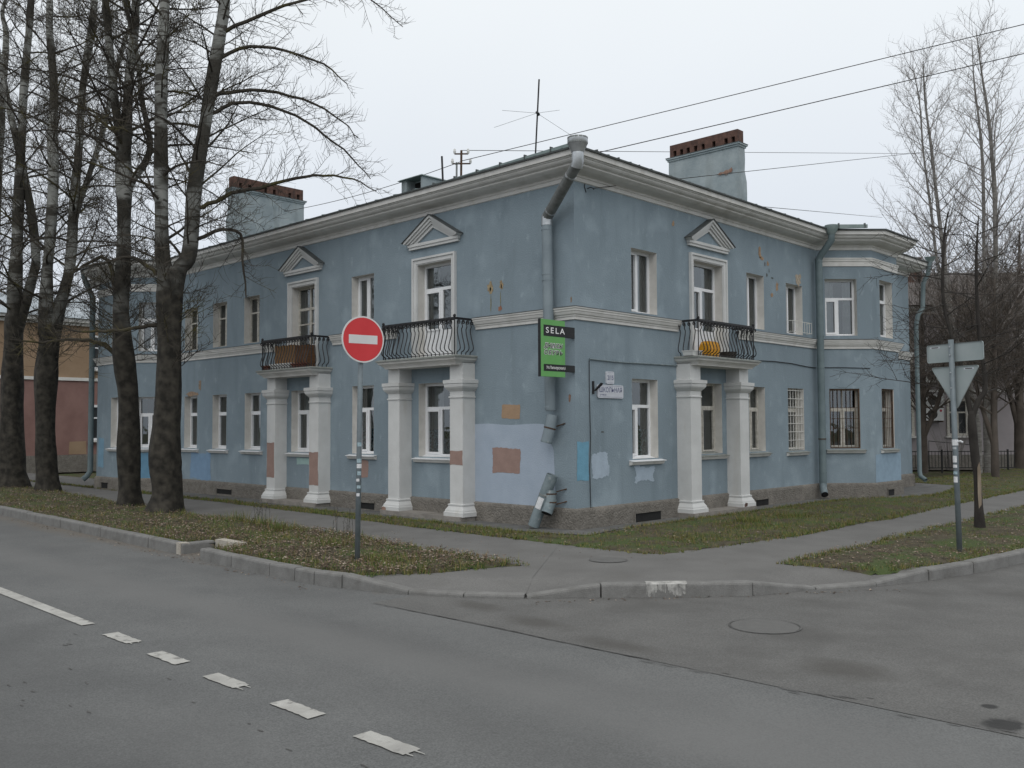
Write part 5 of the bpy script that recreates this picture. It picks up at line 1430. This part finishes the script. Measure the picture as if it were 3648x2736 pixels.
g = MB(); g.poly([(-29.985, 3.1, .64), (-29.985, 3.82, .64), (-29.985, 3.80, 1.18), (-29.985, 3.12, 1.16)]); g.build("paint_patch", M['ochre_wall'], t)

# grey-pink house beyond the right end
fwh = Vector((-.6937, .7203, 0)).normalized(); rth = Vector((.7203, .6937, 0)).normalized()
O = Vector((-15.67, 14.76, 0))
t = thing("pink_house", "greyish pink house with dark hipped roof beyond the right end", "house", O + rth * 18)
def fp(u, n, z): return O + rth * u - fwh * n + Vector((0, 0, z))
def fbox(mb, u0, u1, n0, n1, z0, z1): mb.hexa([fp(u0, n0, z0), fp(u1, n0, z0), fp(u1, n1, z0), fp(u0, n1, z0), fp(u0, n0, z1), fp(u1, n0, z1), fp(u1, n1, z1), fp(u0, n1, z1)])
g = MB(); fbox(g, 9, 32, -10, 0, .5, 6.15); g.build("wall", M['pink_wall'], t)
g = MB(); fbox(g, 8.97, 32.03, -10.03, .04, -.1, .5); g.build("plinth", M['plinth'], t)
g = MB(); fbox(g, 8.9, 32.1, -10.1, .12, 6.15, 6.28); fbox(g, 8.75, 32.25, -10.25, .3, 6.28, 6.42); g.build("cornice", M['trim'], t)
g = MB(); fbox(g, 8.97, 32.03, -.1, .05, 3.0, 3.09); g.build("belt_course", M['trim'], t)
g = MB(); A4 = [fp(8.6, .5, 6.43), fp(32.4, .5, 6.43), fp(32.4, -10.5, 6.43), fp(8.6, -10.5, 6.43)]; r0, r1 = fp(13.5, -5, 8.6), fp(27.5, -5, 8.6)
g.poly([A4[0], A4[1], r1, r0]); g.poly([A4[1], A4[2], r1]); g.poly([A4[2], A4[3], r0, r1]); g.poly([A4[3], A4[0], r0]); g.build("roof", M['brown_roof'], t)
g = MB(); fbox(g, 17.2, 17.9, -4.0, -3.2, 7.3, 9.0); g.build("chimney", M['brick'], t)
for u in (10.2, 12.4, 15.2, 17.35, 21.8, 24.2, 26.6):
    for z in (1.3, 3.95): far_window(t, fp(u, .0, z), rth, -fwh, .75, 1.38, M['oldframe'])
def ac_unit(u, z, label):
    t = thing("air_conditioner", label, "air conditioner", fp(u + .35, .2, z), "air conditioners on the pink house wall")
    g = MB(); fbox(g, u, u + .72, .06, .34, z, z + .5); g.build("case", M['ac_white'], t)
    g = MB(); c = fp(u + .27, .342, z + .25); g.poly([c + rth * (.20 * math.cos(a)) + Vector((0, 0, .20 * math.sin(a))) for a in np.linspace(0, 2 * math.pi, 21)[:-1]]); g.build("fan_grille", M['dark_plastic'], t)
    g = MB(); fbox(g, u + .03, u + .07, 0, .36, z - .06, z - .005); fbox(g, u + .64, u + .68, 0, .36, z - .06, z - .005); g.build("bracket", M['rustframe'], t)
    return t
ac_unit(16.34, 3.38, "air conditioner highest on the pink house wall")
ac_unit(16.36, 2.42, "middle one of the three air conditioners on the pink house wall")
a3 = ac_unit(16.33, 1.86, "lowest air conditioner with small red badge on the pink house wall")
g = MB(); c = fp(16.93, .344, 2.25); g.poly([c + rth * (.05 * math.cos(a)) + Vector((0, 0, .05 * math.sin(a))) for a in np.linspace(0, 6.28, 13)[:-1]]); g.build("badge", M['ac_red'], a3)

# low black metal fences before the pink house
def fence(label, u0, u1, n, h, step=.12, sl=0.0):
    t = thing("metal_fence", label, "fence", fp(u0, n, 0))
    for u in np.arange(u0, u1 + .01, 1.2):
        g = MB(); fbox(g, u - .025, u + .025, n - .025, n + .025, -.05, h + .05); g.build("post", M['fence_black'], t)
    for z in (.12, h - .04): g = MB(); fbox(g, u0, u1, n - .012, n + .012, z, z + .03); g.build("rail", M['fence_black'], t)
    for u in np.arange(u0 + step, u1, step): g = MB(); fbox(g, u - .007, u + .007, n - .0065, n + .0065, .15, h); g.build("bar", M['fence_black'], t)
fence("low black metal fence in front of the pink house by the shrub", 14.4, 18.3, 3.2, .75)
fence("low black metal fence in front of the pink house at the right edge", 18.9, 23.0, 2.2, .72)
t = thing("hand_rail", "thin black handrail in front of the pink house windows", "railing", fp(15.8, 1.5, 0))
g = MB(); g.tube([fp(15.9, 1.5, .0), fp(15.9, 1.5, 1.08), fp(17.6, 1.5, .92), fp(17.6, 1.5, .0)], .018, 5); g.build("rail", M['fence_black'], t)
for u in (16.6,): g = MB(); g.tube([fp(u, 1.5, 0), fp(u, 1.5, 1.0)], .014, 5); g.build("post", M['fence_black'], t)

# ================================================================== trees
def perp(d, a):
    u = d.orthogonal().normalized(); v = d.cross(u); return u * math.cos(a) + v * math.sin(a)
def catmull(pts, k=4):
    """smooth a list of (x,y,z,r)"""
    P = [np.array(p, float) for p in pts]; P = [2 * P[0] - P[1]] + P + [2 * P[-1] - P[-2]]
    out_ = []
    for i in range(1, len(P) - 2):
        for j in range(k):
            t = j / k
            q = .5 * ((2 * P[i]) + (-P[i - 1] + P[i + 1]) * t + (2 * P[i - 1] - 5 * P[i] + 4 * P[i + 1] - P[i + 2]) * t * t + (-P[i - 1] + 3 * P[i] - 3 * P[i + 1] + P[i + 2]) * t ** 3)
            out_.append(q)
    out_.append(P[-2]); return out_
def trunk_tube(g, pts, rnd, lump=.06, n=14, flare=False):
    Q = catmull(pts, 5); ph = [rnd.uniform(0, 6.28) for _ in range(6)]
    rings = []
    for i, q in enumerate(Q):
        a = np.array(Q[min(i + 1, len(Q) - 1)][:3]) - np.array(Q[max(i - 1, 0)][:3]); d = Vector(a).normalized()
        u = Vector((1, 0, 0)); u = (u - d * u.dot(d)).normalized(); v = d.cross(u); r = max(q[3], .004); z = q[2]
        fl = 1 + (.28 * max(0, 1 - z / .5) ** 2 if flare else 0)
        ring = []
        for k in range(n):
            t = 2 * math.pi * k / n
            rr_ = r * fl * (1 + lump * (math.sin(3 * t + ph[0] + z * .7) + .7 * math.sin(5 * t + ph[1] - z * 1.3) + .8 * math.sin(z * 3.1 + ph[2]) + .7 * math.sin(2 * t + z * 2.3 + ph[3])) + rnd.uniform(-lump, lump) * .4)
            ring.append(g.vert(Vector(q[:3]) + u * (rr_ * math.cos(t)) + v * (rr_ * math.sin(t))))
        rings.append(ring)
    for a, b in zip(rings, rings[1:]):
        for k in range(n): g.face((a[k], a[(k + 1) % n], b[(k + 1) % n], b[k]))
    g.face(rings[-1])
    return Q
def stick(g, pts, r0, r1):
    n = len(pts); g.tube(pts, [r0 + (r1 - r0) * i / (n - 1) for i in range(n)], 3, cap=False)
def twigs(g, pts, rnd, step, L, rt, upb=.35):
    acc = rnd.uniform(0, step)
    for a, b in zip(pts, pts[1:]):
        d = (b - a); l = d.length
        if l < 1e-5: continue
        d.normalize()
        while acc < l:
            p = a + d * acc; acc += step * rnd.uniform(.6, 1.4)
            q = (d * rnd.uniform(.4, .9) + perp(d, rnd.uniform(0, 6.28)) * .8 + Vector((0, 0, upb))).normalized()
            LL = L * rnd.uniform(.4, 1.3)
            m_ = p + q * LL * .5; q2 = (q + Vector((rnd.uniform(-.3, .3), rnd.uniform(-.3, .3), rnd.uniform(-.1, .4)))).normalized()
            stick(g, [p, m_, m_ + q2 * LL * .5], rt, rt * .35)
        acc -= l
def subs(g, pts, rnd, step, L, r, tstep, tL, rt, start=.2, upb=.3):
    total = sum((b - a).length for a, b in zip(pts, pts[1:])); run = 0.0; nxt = total * start
    for a, b in zip(pts, pts[1:]):
        d = b - a; l = d.length
        if l < 1e-5: continue
        d.normalize()
        while nxt < run + l:
            p = a + d * (nxt - run); f = nxt / total; nxt += step * rnd.uniform(.6, 1.5)
            q = (d * rnd.uniform(.5, 1.0) + perp(d, rnd.uniform(0, 6.28)) * .9 + Vector((0, 0, upb * rnd.uniform(-.6, 1.4)))).normalized()
            LL = L * (1 - .55 * f) * rnd.uniform(.5, 1.3); bp = [p]; c = p; m_ = 4
            for k in range(m_):
                q = (q + Vector((rnd.uniform(-.25, .25), rnd.uniform(-.25, .25), rnd.uniform(-.18, .28)))).normalized(); c = c + q * (LL / m_); bp.append(c)
            stick(g, bp, r * (1 - .5 * f), r * .3); twigs(g, bp, rnd, tstep, tL, rt, upb)
        run += l
    twigs(g, pts[len(pts) // 2:], rnd, tstep * 1.3, tL, rt, upb)
def limb(g, p, d, L, r, rnd, bend, P):
    pts = [p]; c = p; n = 9; q = d.normalized()
    for k in range(n):
        f = k / n
        q = (q + Vector((rnd.uniform(-.13, .13), rnd.uniform(-.13, .13), rnd.uniform(-.08, .08) + (bend if f < .75 else abs(bend) * .6)))).normalized(); c = c + q * (L / n); pts.append(c)
    g.tube(pts, [r * (1 - .85 * i / n) for i in range(n + 1)], 5, cap=False)
    subs(g, pts, rnd, P['sstep'], P['sL'], P['sr'], P['tstep'], P['tL'], P['tr'], upb=P.get('upb', .3))
PARS = dict(sstep=.14, sL=1.0, sr=.010, tstep=.085, tL=.28, tr=.0048)
def tree(name, label, base, trunk, stems, seed, zmin, ext, P=PARS, limb_step=.22, Lr=(1.6, 3.8), limbs=(), mats=('stem', 'twig'), steep=(.25, .95), bend=(-.16, .10), group=None, flare=True, avoid=None, shoots=()):
    rnd = random.Random(seed); t = thing(name, label, "tree", base, group)
    g = MB(); g.smooth = True
    Qs = []
    if trunk: trunk_tube(g, [(a_, b_, c_, d_ * .85) for a_, b_, c_, d_ in trunk], rnd, .065, 18, flare)
    for s_ in stems:
        s_ = list(s_)
        a, b = np.array(s_[-2], float), np.array(s_[-1], float)
        d = (b - a); d = d[:3] / np.linalg.norm(d[:3]); d = d * .7 + np.array([0, 0, .3])
        e = ext * rnd.uniform(.85, 1.1); r = s_[-1][3]
        if ext > 0:
            for k in (1, 2, 3): s_.append(tuple(b[:3] + d * e * k / 3 + np.array([rnd.uniform(-.15, .15), rnd.uniform(-.15, .15), 0])) + (max(.012, r * (1 - .32 * k)),))
        Qs.append(trunk_tube(g, [(q[0], q[1], q[2], q[3] * (.82 if mats[0] == 'birch' else 1)) for q in s_], rnd, .045, 9))
    g.build("trunk", M[mats[0]], t)
    g = MB()
    for lp in limbs:
        pts = [Vector(q[:3]) for q in catmull(lp, 3)]; rs = [q[3] for q in catmull(lp, 3)]
        pts = [p + Vector((rnd.uniform(-.02, .02), rnd.uniform(-.02, .02), rnd.uniform(-.02, .02))) for p in pts]
        g.tube(pts, rs, 6, cap=False); subs(g, pts, rnd, P['sstep'] * .8, P['sL'] * 1.1, P['sr'] * 1.1, P['tstep'], P['tL'] * 1.1, P['tr'], start=.12)
    az = rnd.uniform(0, 6.28)
    for Q in Qs:
        acc = 0.0
        zt = Q[-1][2]
        for a, b in zip(Q, Q[1:]):
            l = np.linalg.norm(b[:3] - a[:3]); acc += l
            if a[2] < zmin: acc = 0; continue
            while acc > limb_step:
                acc -= limb_step * rnd.uniform(.8, 1.2); az += 2.4 + rnd.uniform(-.5, .5)
                f = (a[2] - zmin) / max(.1, zt - zmin)
                L = rnd.uniform(*Lr) * (1 - .62 * f); st = rnd.uniform(*steep)
                d = Vector((math.cos(az), math.sin(az), st))
                if avoid and d.y > .3 and a[2] < 6.5 and avoid: L *= .6
                limb(g, Vector(a[:3]), d, L, max(.011, min(.036, a[3] * .34, .0125 * L)), rnd, rnd.uniform(*bend), P)
        tip = [Vector(q[:3]) for q in Q[-6:]]
        subs(g, tip, rnd, .2, .8, .008, P['tstep'], P['tL'], P['tr'], start=0)
    for (x, y, z, n_) in shoots:
        for k in range(n_):
            a = rnd.uniform(0, 6.28); p = Vector((x + .2 * math.cos(a), y + .2 * math.sin(a), z + rnd.uniform(-.5, .5)))
            limb(g, p, Vector((math.cos(a), math.sin(a), rnd.uniform(.1, .9))), rnd.uniform(.5, 1.3), .010, rnd, .05, dict(P, sL=.35, sstep=.16))
    g.build("crown", M[mats[1]], t)
    return t
GL = "row of bare poplars on the left verge"
T1 = [(-8.37, -3.09, -.05, .42), (-8.36, -3.06, .47, .335), (-8.38, -3.12, 1.16, .356), (-8.36, -3.07, 2.21, .313), (-8.35, -3.05, 3.25, .279), (-8.35, -3.06, 4.31, .289), (-8.34, -3.03, 4.85, .27), (-8.34, -3.03, 5.05, .2)]
T1L = [(-8.37, -3.12, 4.3, .16), (-8.39, -3.14, 4.93, .157), (-8.42, -3.19, 5.35, .15), (-8.43, -3.22, 6.65, .142), (-8.44, -3.23, 7.77, .135), (-8.44, -3.24, 8.73, .127), (-8.43, -3.21, 10.03, .119), (-8.42, -3.2, 10.68, .104)]
T1R = [(-8.32, -2.98, 4.3, .16), (-8.27, -2.89, 5.02, .158), (-8.19, -2.72, 5.38, .165), (-8.15, -2.64, 6.71, .152), (-8.07, -2.47, 8.02, .137), (-8.0, -2.32, 9.19, .135), (-7.94, -2.18, 10.2, .132), (-7.9, -2.12, 10.87, .12)]
LIMBS1 = [
    [(-8.15, -2.66, 6.3, .05), (-8.0, -2.4, 6.42, .046), (-7.78, -1.99, 6.69, .043), (-7.53, -1.48, 6.86, .04), (-7.17, -.79, 7.13, .034), (-6.9, -.26, 7.25, .027), (-6.62, .28, 7.21, .02), (-6.38, .75, 6.99, .01)],
    [(-8.12, -2.64, 5.64, .042), (-7.87, -2.15, 5.92, .036), (-7.7, -1.81, 5.84, .03), (-7.67, -1.77, 5.3, .025), (-7.64, -1.7, 4.51, .014)],
    [(-8.02, -2.42, 8.33, .046), (-7.79, -2.0, 8.61, .04), (-7.53, -1.49, 8.67, .036), (-7.17, -.8, 8.5, .03), (-6.9, -.27, 8.15, .025), (-6.62, .28, 7.69, .018), (-6.43, .64, 7.26, .009)],
    [(-7.98, -2.34, 8.75, .046), (-7.71, -1.83, 8.93, .04), (-7.35, -1.15, 8.97, .033), (-6.99, -.45, 8.8, .026), (-6.72, .09, 8.48, .016), (-6.55, .41, 8.12, .008)],
    [(-7.92, -2.2, 9.6, .044), (-7.62, -1.67, 9.91, .037), (-7.27, -.98, 9.91, .03), (-6.9, -.27, 9.7, .022), (-6.67, .18, 9.35, .01)],
    [(-7.9, -2.16, 10.15, .046), (-7.54, -1.5, 10.6, .04), (-7.18, -.81, 11.02, .033), (-6.81, -.1, 11.34, .026), (-6.44, .64, 11.31, .018), (-6.1, 1.29, 10.77, .009)],
    [(-8.42, -3.2, 3.84, .045), (-8.52, -3.41, 3.84, .042), (-8.69, -3.75, 3.75, .034), (-8.88, -4.15, 3.69, .028), (-9.07, -4.54, 3.67, .02), (-9.27, -4.96, 3.78, .012)],
    [(-8.46, -3.27, 4.89, .045), (-8.57, -3.51, 5.12, .038), (-8.7, -3.77, 5.21, .032), (-8.86, -4.11, 5.12, .025), (-9.02, -4.45, 4.99, .018), (-9.21, -4.84, 4.87, .01)]]
tree("poplar_tree", "thick forked bare poplar nearest on the left verge, closest to the camera", (-8.37, -3.09, 0), T1, [T1L, T1R], 11, 4.9, 5.0, limbs=LIMBS1, group=GL, shoots=[(-8.35, -3.06, 3.4, 16), (-8.35, -3.06, 4.4, 18)], Lr=(1.5, 3.4))
T2 = [(-10.31, -2.95, -.05, .3), (-10.34, -3.01, 1.12, .28), (-10.34, -3.03, 2.43, .252), (-10.39, -3.12, 3.36, .27), (-10.41, -3.17, 4.49, .19), (-10.39, -3.14, 5.62, .18), (-10.4, -3.15, 7.19, .19), (-10.41, -3.18, 8.05, .17)]
LIMBS2 = [[(-10.43, -3.22, 4.37, .05), (-10.52, -3.43, 5.42, .045), (-10.68, -3.8, 5.35, .033), (-10.79, -4.04, 5.11, .02)],
          [(-10.43, -3.21, 3.29, .055), (-10.54, -3.47, 3.56, .048), (-10.67, -3.78, 3.66, .041), (-10.84, -4.14, 3.65, .033), (-11.03, -4.59, 3.58, .025), (-11.28, -5.15, 3.6, .012)]]
tree("poplar_tree", "second bare poplar with three upper stems, beside the thick forked one", (-10.31, -2.95, 0), T2,
     [[(-10.42, -3.2, 7.6, .11), (-10.43, -3.23, 8.04, .102), (-10.5, -3.38, 9.23, .093), (-10.55, -3.49, 10.59, .085), (-10.58, -3.55, 11.27, .076)],
      [(-10.39, -3.14, 7.6, .12), (-10.38, -3.12, 8.23, .115), (-10.37, -3.08, 9.62, .102), (-10.33, -3.0, 10.67, .094), (-10.32, -2.98, 11.38, .086)],
      [(-10.40, -3.12, 6.8, .085), (-10.34, -3.02, 7.21, .08), (-10.19, -2.67, 8.01, .069), (-10.26, -2.84, 9.13, .058), (-10.32, -2.97, 10.33, .051), (-10.41, -3.18, 11.34, .048)]],
     12, 6.9, 5.0, limbs=LIMBS2, group=GL, shoots=[(-10.4, -3.15, 3.6, 16), (-10.4, -3.15, 4.4, 22), (-10.4, -3.15, 5.2, 22), (-10.4, -3.15, 6.2, 20)])
tree("poplar_tree", "third bare poplar dividing low into three tall stems on the left verge", (-16.8, -2.37, 0), [(-16.79, -2.35, -.05, .34), (-16.84, -2.47, 1.68, .301), (-16.83, -2.47, 3.3, .325), (-16.8, -2.37, 4.47, .32), (-16.8, -2.37, 4.9, .2)],
     [[(-16.83, -2.45, 4.2, .21), (-16.84, -2.5, 4.7, .2), (-16.84, -2.48, 6.1, .152), (-16.83, -2.45, 6.57, .147), (-16.8, -2.37, 8.53, .148), (-16.81, -2.41, 9.81, .131), (-16.81, -2.39, 11.1, .117), (-16.86, -2.53, 12.8, .095), (-16.86, -2.54, 13.67, .085)],
      [(-16.79, -2.33, 4.2, .19), (-16.76, -2.26, 4.71, .187), (-16.67, -2.0, 5.9, .141), (-16.64, -1.93, 6.62, .145), (-16.62, -1.87, 8.38, .128), (-16.59, -1.79, 9.47, .107), (-16.57, -1.72, 11.21, .103), (-16.5, -1.53, 13.0, .097), (-16.48, -1.46, 13.9, .087)],
      [(-16.62, -1.88, 7.2, .085), (-16.61, -1.82, 7.74, .083), (-16.48, -1.47, 9.08, .077), (-16.38, -1.19, 10.29, .074), (-16.28, -.91, 11.88, .065), (-16.17, -.59, 13.28, .057)]],
     13, 5.0, 3.0, group=GL, limb_step=.25, shoots=[(-16.8, -2.4, 4.0, 24), (-16.8, -2.4, 5.0, 24)])
tree("poplar_tree", "fourth bare poplar, broad at the base, near the left edge", (-19.37, -2.44, 0), [(-19.36, -2.42, -.05, .47), (-19.39, -2.5, 2.42, .347), (-19.39, -2.49, 4.66, .30), (-19.38, -2.48, 5.2, .2)],
     [[(-19.38, -2.49, 4.4, .22), (-19.38, -2.48, 6.16, .199), (-19.37, -2.45, 6.91, .169), (-19.36, -2.42, 8.77, .147), (-19.35, -2.39, 10.38, .124), (-19.34, -2.36, 11.76, .113), (-19.31, -2.25, 13.63, .103), (-19.3, -2.21, 14.57, .096)],
      [(-19.37, -2.45, 4.4, .18), (-19.35, -2.37, 4.81, .174), (-19.25, -2.05, 6.19, .138), (-19.22, -1.98, 6.95, .136), (-19.3, -2.21, 8.8, .113), (-19.46, -2.71, 11.24, .095), (-19.54, -2.96, 12.57, .081)]],
     14, 4.8, 3.0, group=GL, limb_step=.25)
tree("poplar_tree", "farthest bare poplar of the left row, cut off by the picture edge", (-21.6, -2.45, 0), [(-21.6, -2.45, -.05, .36), (-21.6, -2.5, 2.5, .29), (-21.62, -2.55, 5.0, .24)],
     [[(-21.62, -2.55, 4.6, .2), (-21.6, -2.4, 7.5, .16), (-21.55, -2.3, 11, .12), (-21.5, -2.2, 14, .09)], [(-21.62, -2.55, 4.6, .15), (-21.8, -2.9, 7.5, .12), (-21.9, -3.1, 11, .09)]], 15, 4.8, 2.5, group=GL, limb_step=.5)
# right-hand side
PF = dict(sstep=.24, sL=1.0, sr=.010, tstep=.14, tL=.36, tr=.0038, upb=.4)
PF2 = dict(sstep=.17, sL=1.1, sr=.008, tstep=.10, tL=.42, tr=.006, upb=.3)
GR_ = "bare slender trees beyond the right end of the house"
BA = [(-.58, 21.91, -.05, .19), (-.61, 21.9, 2.19, .144), (-1.19, 21.71, 5.15, .10), (-1.41, 21.64, 7.65, .092), (-1.56, 21.59, 9.45, .071), (-1.7, 21.55, 11.34, .057), (-1.85, 21.5, 13.1, .043), (-1.89, 21.49, 14.57, .018)]
BA2 = [(-1.3, 21.68, 5.8, .075), (-1.6, 21.58, 7.31, .064), (-1.77, 21.53, 9.33, .053), (-1.95, 21.47, 11.3, .043), (-2.03, 21.44, 13.13, .029), (-2.23, 21.38, 14.48, .012)]
tree("slender_tree", "tall bare slender tree just right of the house end", (-.58, 21.9, 0), None, [BA, BA2], 31, 3.6, 0, P=PF, limb_step=.25, Lr=(2.8, 4.6), mats=('birch', 'twig_far'), steep=(.55, 1.4), bend=(.0, .10), group=GR_)
BB = [(-.48, 22.73, -.05, .22), (-.32, 22.78, 2.78, .132), (-.14, 22.83, 5.86, .106), (-.07, 22.85, 9.41, .092), (-.11, 22.84, 10.85, .078), (-.2, 22.81, 12.59, .061), (-.34, 22.77, 13.91, .043), (-.49, 22.72, 15.62, .014)]
BB2 = [(-.52, 22.72, .3, .14), (-.44, 22.74, 7.3, .078), (-.4, 22.75, 10.17, .068), (-.45, 22.74, 11.98, .05), (-.59, 22.69, 13.81, .032), (-.62, 22.68, 15.28, .012)]
tree("slender_tree", "tallest bare slender tree at the right edge with pale trunk", (-.48, 22.73, 0), None, [BB, BB2], 32, 3.4, 0, P=PF, limb_step=.25, Lr=(2.8, 4.6), mats=('birch', 'twig_far'), steep=(.55, 1.4), bend=(.0, .10), group=GR_)
tree("slender_tree", "bushy bare tree behind the pale trunk at the right edge", (-.5, 26.4, 0), None, [[(-.5, 26.4, -.05, .2), (-.45, 26.45, 3, .15), (-.4, 26.5, 6, .10), (-.3, 26.5, 9.0, .03)], [(-.5, 26.4, 1.5, .1), (-.9, 26.2, 4, .08), (-1.2, 26.1, 8.0, .025)]], 33, 2.2, 0, P=PF2, limb_step=.13, Lr=(2.2, 4.0), mats=('twig_brown', 'twig_brown'), steep=(.3, 1.4), bend=(-.02, .10), group=GR_)
tree("slender_tree", "low bushy bare tree between the house end and the two tall slender trees", (-2.6, 22.6, 0), None, [[(-2.6, 22.6, -.05, .15), (-2.6, 22.6, 2, .12), (-2.55, 22.6, 4.5, .08), (-2.6, 22.6, 7.5, .02)], [(-2.6, 22.6, 1.2, .09), (-2.0, 22.8, 3, .07), (-1.6, 23, 6.5, .02)]], 34, 1.8, 0, P=PF2, limb_step=.13, Lr=(2.0, 3.6), mats=('twig_brown', 'twig_brown'), steep=(.3, 1.4), bend=(-.02, .10), group=GR_)
tree("slender_tree", "thickly twigged bare tree in front of the pink house at the far right", (.55, 20.0, 0), None, [[(.55, 20.0, -.05, .13), (.55, 20.0, 2, .10), (.6, 20.1, 4.2, .07), (.65, 20.1, 6.4, .02)], [(.55, 20.0, 1.0, .09), (.1, 19.8, 3, .06), (-.2, 19.7, 5.8, .02)]], 35, 1.9, 0, P=PF2, limb_step=.13, Lr=(1.8, 3.4), mats=('twig_brown', 'twig_brown'), steep=(.3, 1.4), bend=(-.02, .10), group=GR_)
# small dark tree on the right verge with a torn trunk
PN = dict(sstep=.17, sL=.85, sr=.007, tstep=.13, tL=.20, tr=.0035, upb=.1)
TR = [(4.89, 4.46, -.05, .082), (4.87, 4.45, .85, .062), (4.85, 4.45, 1.18, .084), (4.82, 4.44, 1.68, .084), (4.82, 4.44, 1.95, .06)]
TRa = [(4.82, 4.44, 1.6, .05), (4.81, 4.44, 1.85, .042), (4.75, 4.42, 2.25, .036), (4.66, 4.39, 2.81, .028), (4.46, 4.32, 3.74, .027), (4.48, 4.33, 4.77, .022), (4.55, 4.35, 5.3, .008)]
TRb = [(4.82, 4.44, 1.6, .055), (4.83, 4.44, 1.85, .05), (4.92, 4.47, 2.13, .042), (5.02, 4.5, 2.38, .036), (4.95, 4.46, 3.38, .03), (4.94, 4.47, 4.39, .024), (4.99, 4.49, 5.2, .008)]
tr = tree("young_tree", "small dark bare tree with torn bark on the right verge behind the sign", (4.89, 4.46, 0), TR, [TRa, TRb], 41, 2.1, 0, P=PN, limb_step=.15, Lr=(1.0, 2.3), mats=('twig_black', 'twig_black'), steep=(-.05, .7), bend=(-.06, .06), flare=True)
flat('torn_wood', (.20, .16, .12), (.30, .25, .19), rough=.95, scale=14, stretch=(1, 1, .2))
g = MB(); g.poly([(4.905, 4.385, .35), (4.945, 4.40, .42), (4.945, 4.405, .95), (4.93, 4.39, 1.12), (4.90, 4.378, 1.02), (4.895, 4.38, .6)]); g.build("torn_bark", M['torn_wood'], tr)
# leggy shrub before the pink house
rnd = random.Random(51); c0 = fp(16.4, 2.2, 0); t = thing("bare_shrub", "leggy bare shrub in front of the pink house wall", "shrub", c0)
g = MB()
for k in range(46):
    a = rnd.uniform(0, 6.28); d = Vector((math.cos(a) * .33, math.sin(a) * .33, 1)).normalized(); p = c0 + Vector((math.cos(a) * .15, math.sin(a) * .15, 0)); L = rnd.uniform(.9, 1.9)
    pts = [p, p + d * L * .5, p + d * L * .5 + (d + Vector((rnd.uniform(-.2, .2), rnd.uniform(-.2, .2), .2))).normalized() * L * .5]
    stick(g, pts, .011, .004); twigs(g, pts, rnd, .25, .3, .004)
g.build("stems", M['twig_far'], t)
# dry weed stalks at the back of the left verge
rnd = random.Random(61)
for (x, y, lab) in ((-4.55, -3.15, "left"), (-2.0, -3.2, "right")):
    c0 = Vector((x, y, 0)); t = thing("dry_weed", "dry weed stalks on the verge back edge, %s clump" % ("clump left of the no-entry post, farther away" if lab == "left" else "nearer the no-entry post"), "weed", c0)
    t["label"] = "dry weed stalks on the verge, farther left of the no-entry post" if lab == "left" else "dry weed stalks on the verge just left of the no-entry post"
    g = MB()
    for k in range(9):
        p = c0 + Vector((rnd.uniform(-.25, .25), rnd.uniform(-.12, .12), 0)); d = Vector((rnd.uniform(-.15, .15), rnd.uniform(-.15, .15), 1)).normalized(); L = rnd.uniform(.25, .5)
        stick(g, [p, p + d * L * .6, p + d * L], .004, .002); twigs(g, [p + d * L * .5, p + d * L], rnd, .06, .08, .003)
    g.build("stalks", M['twig'], t)
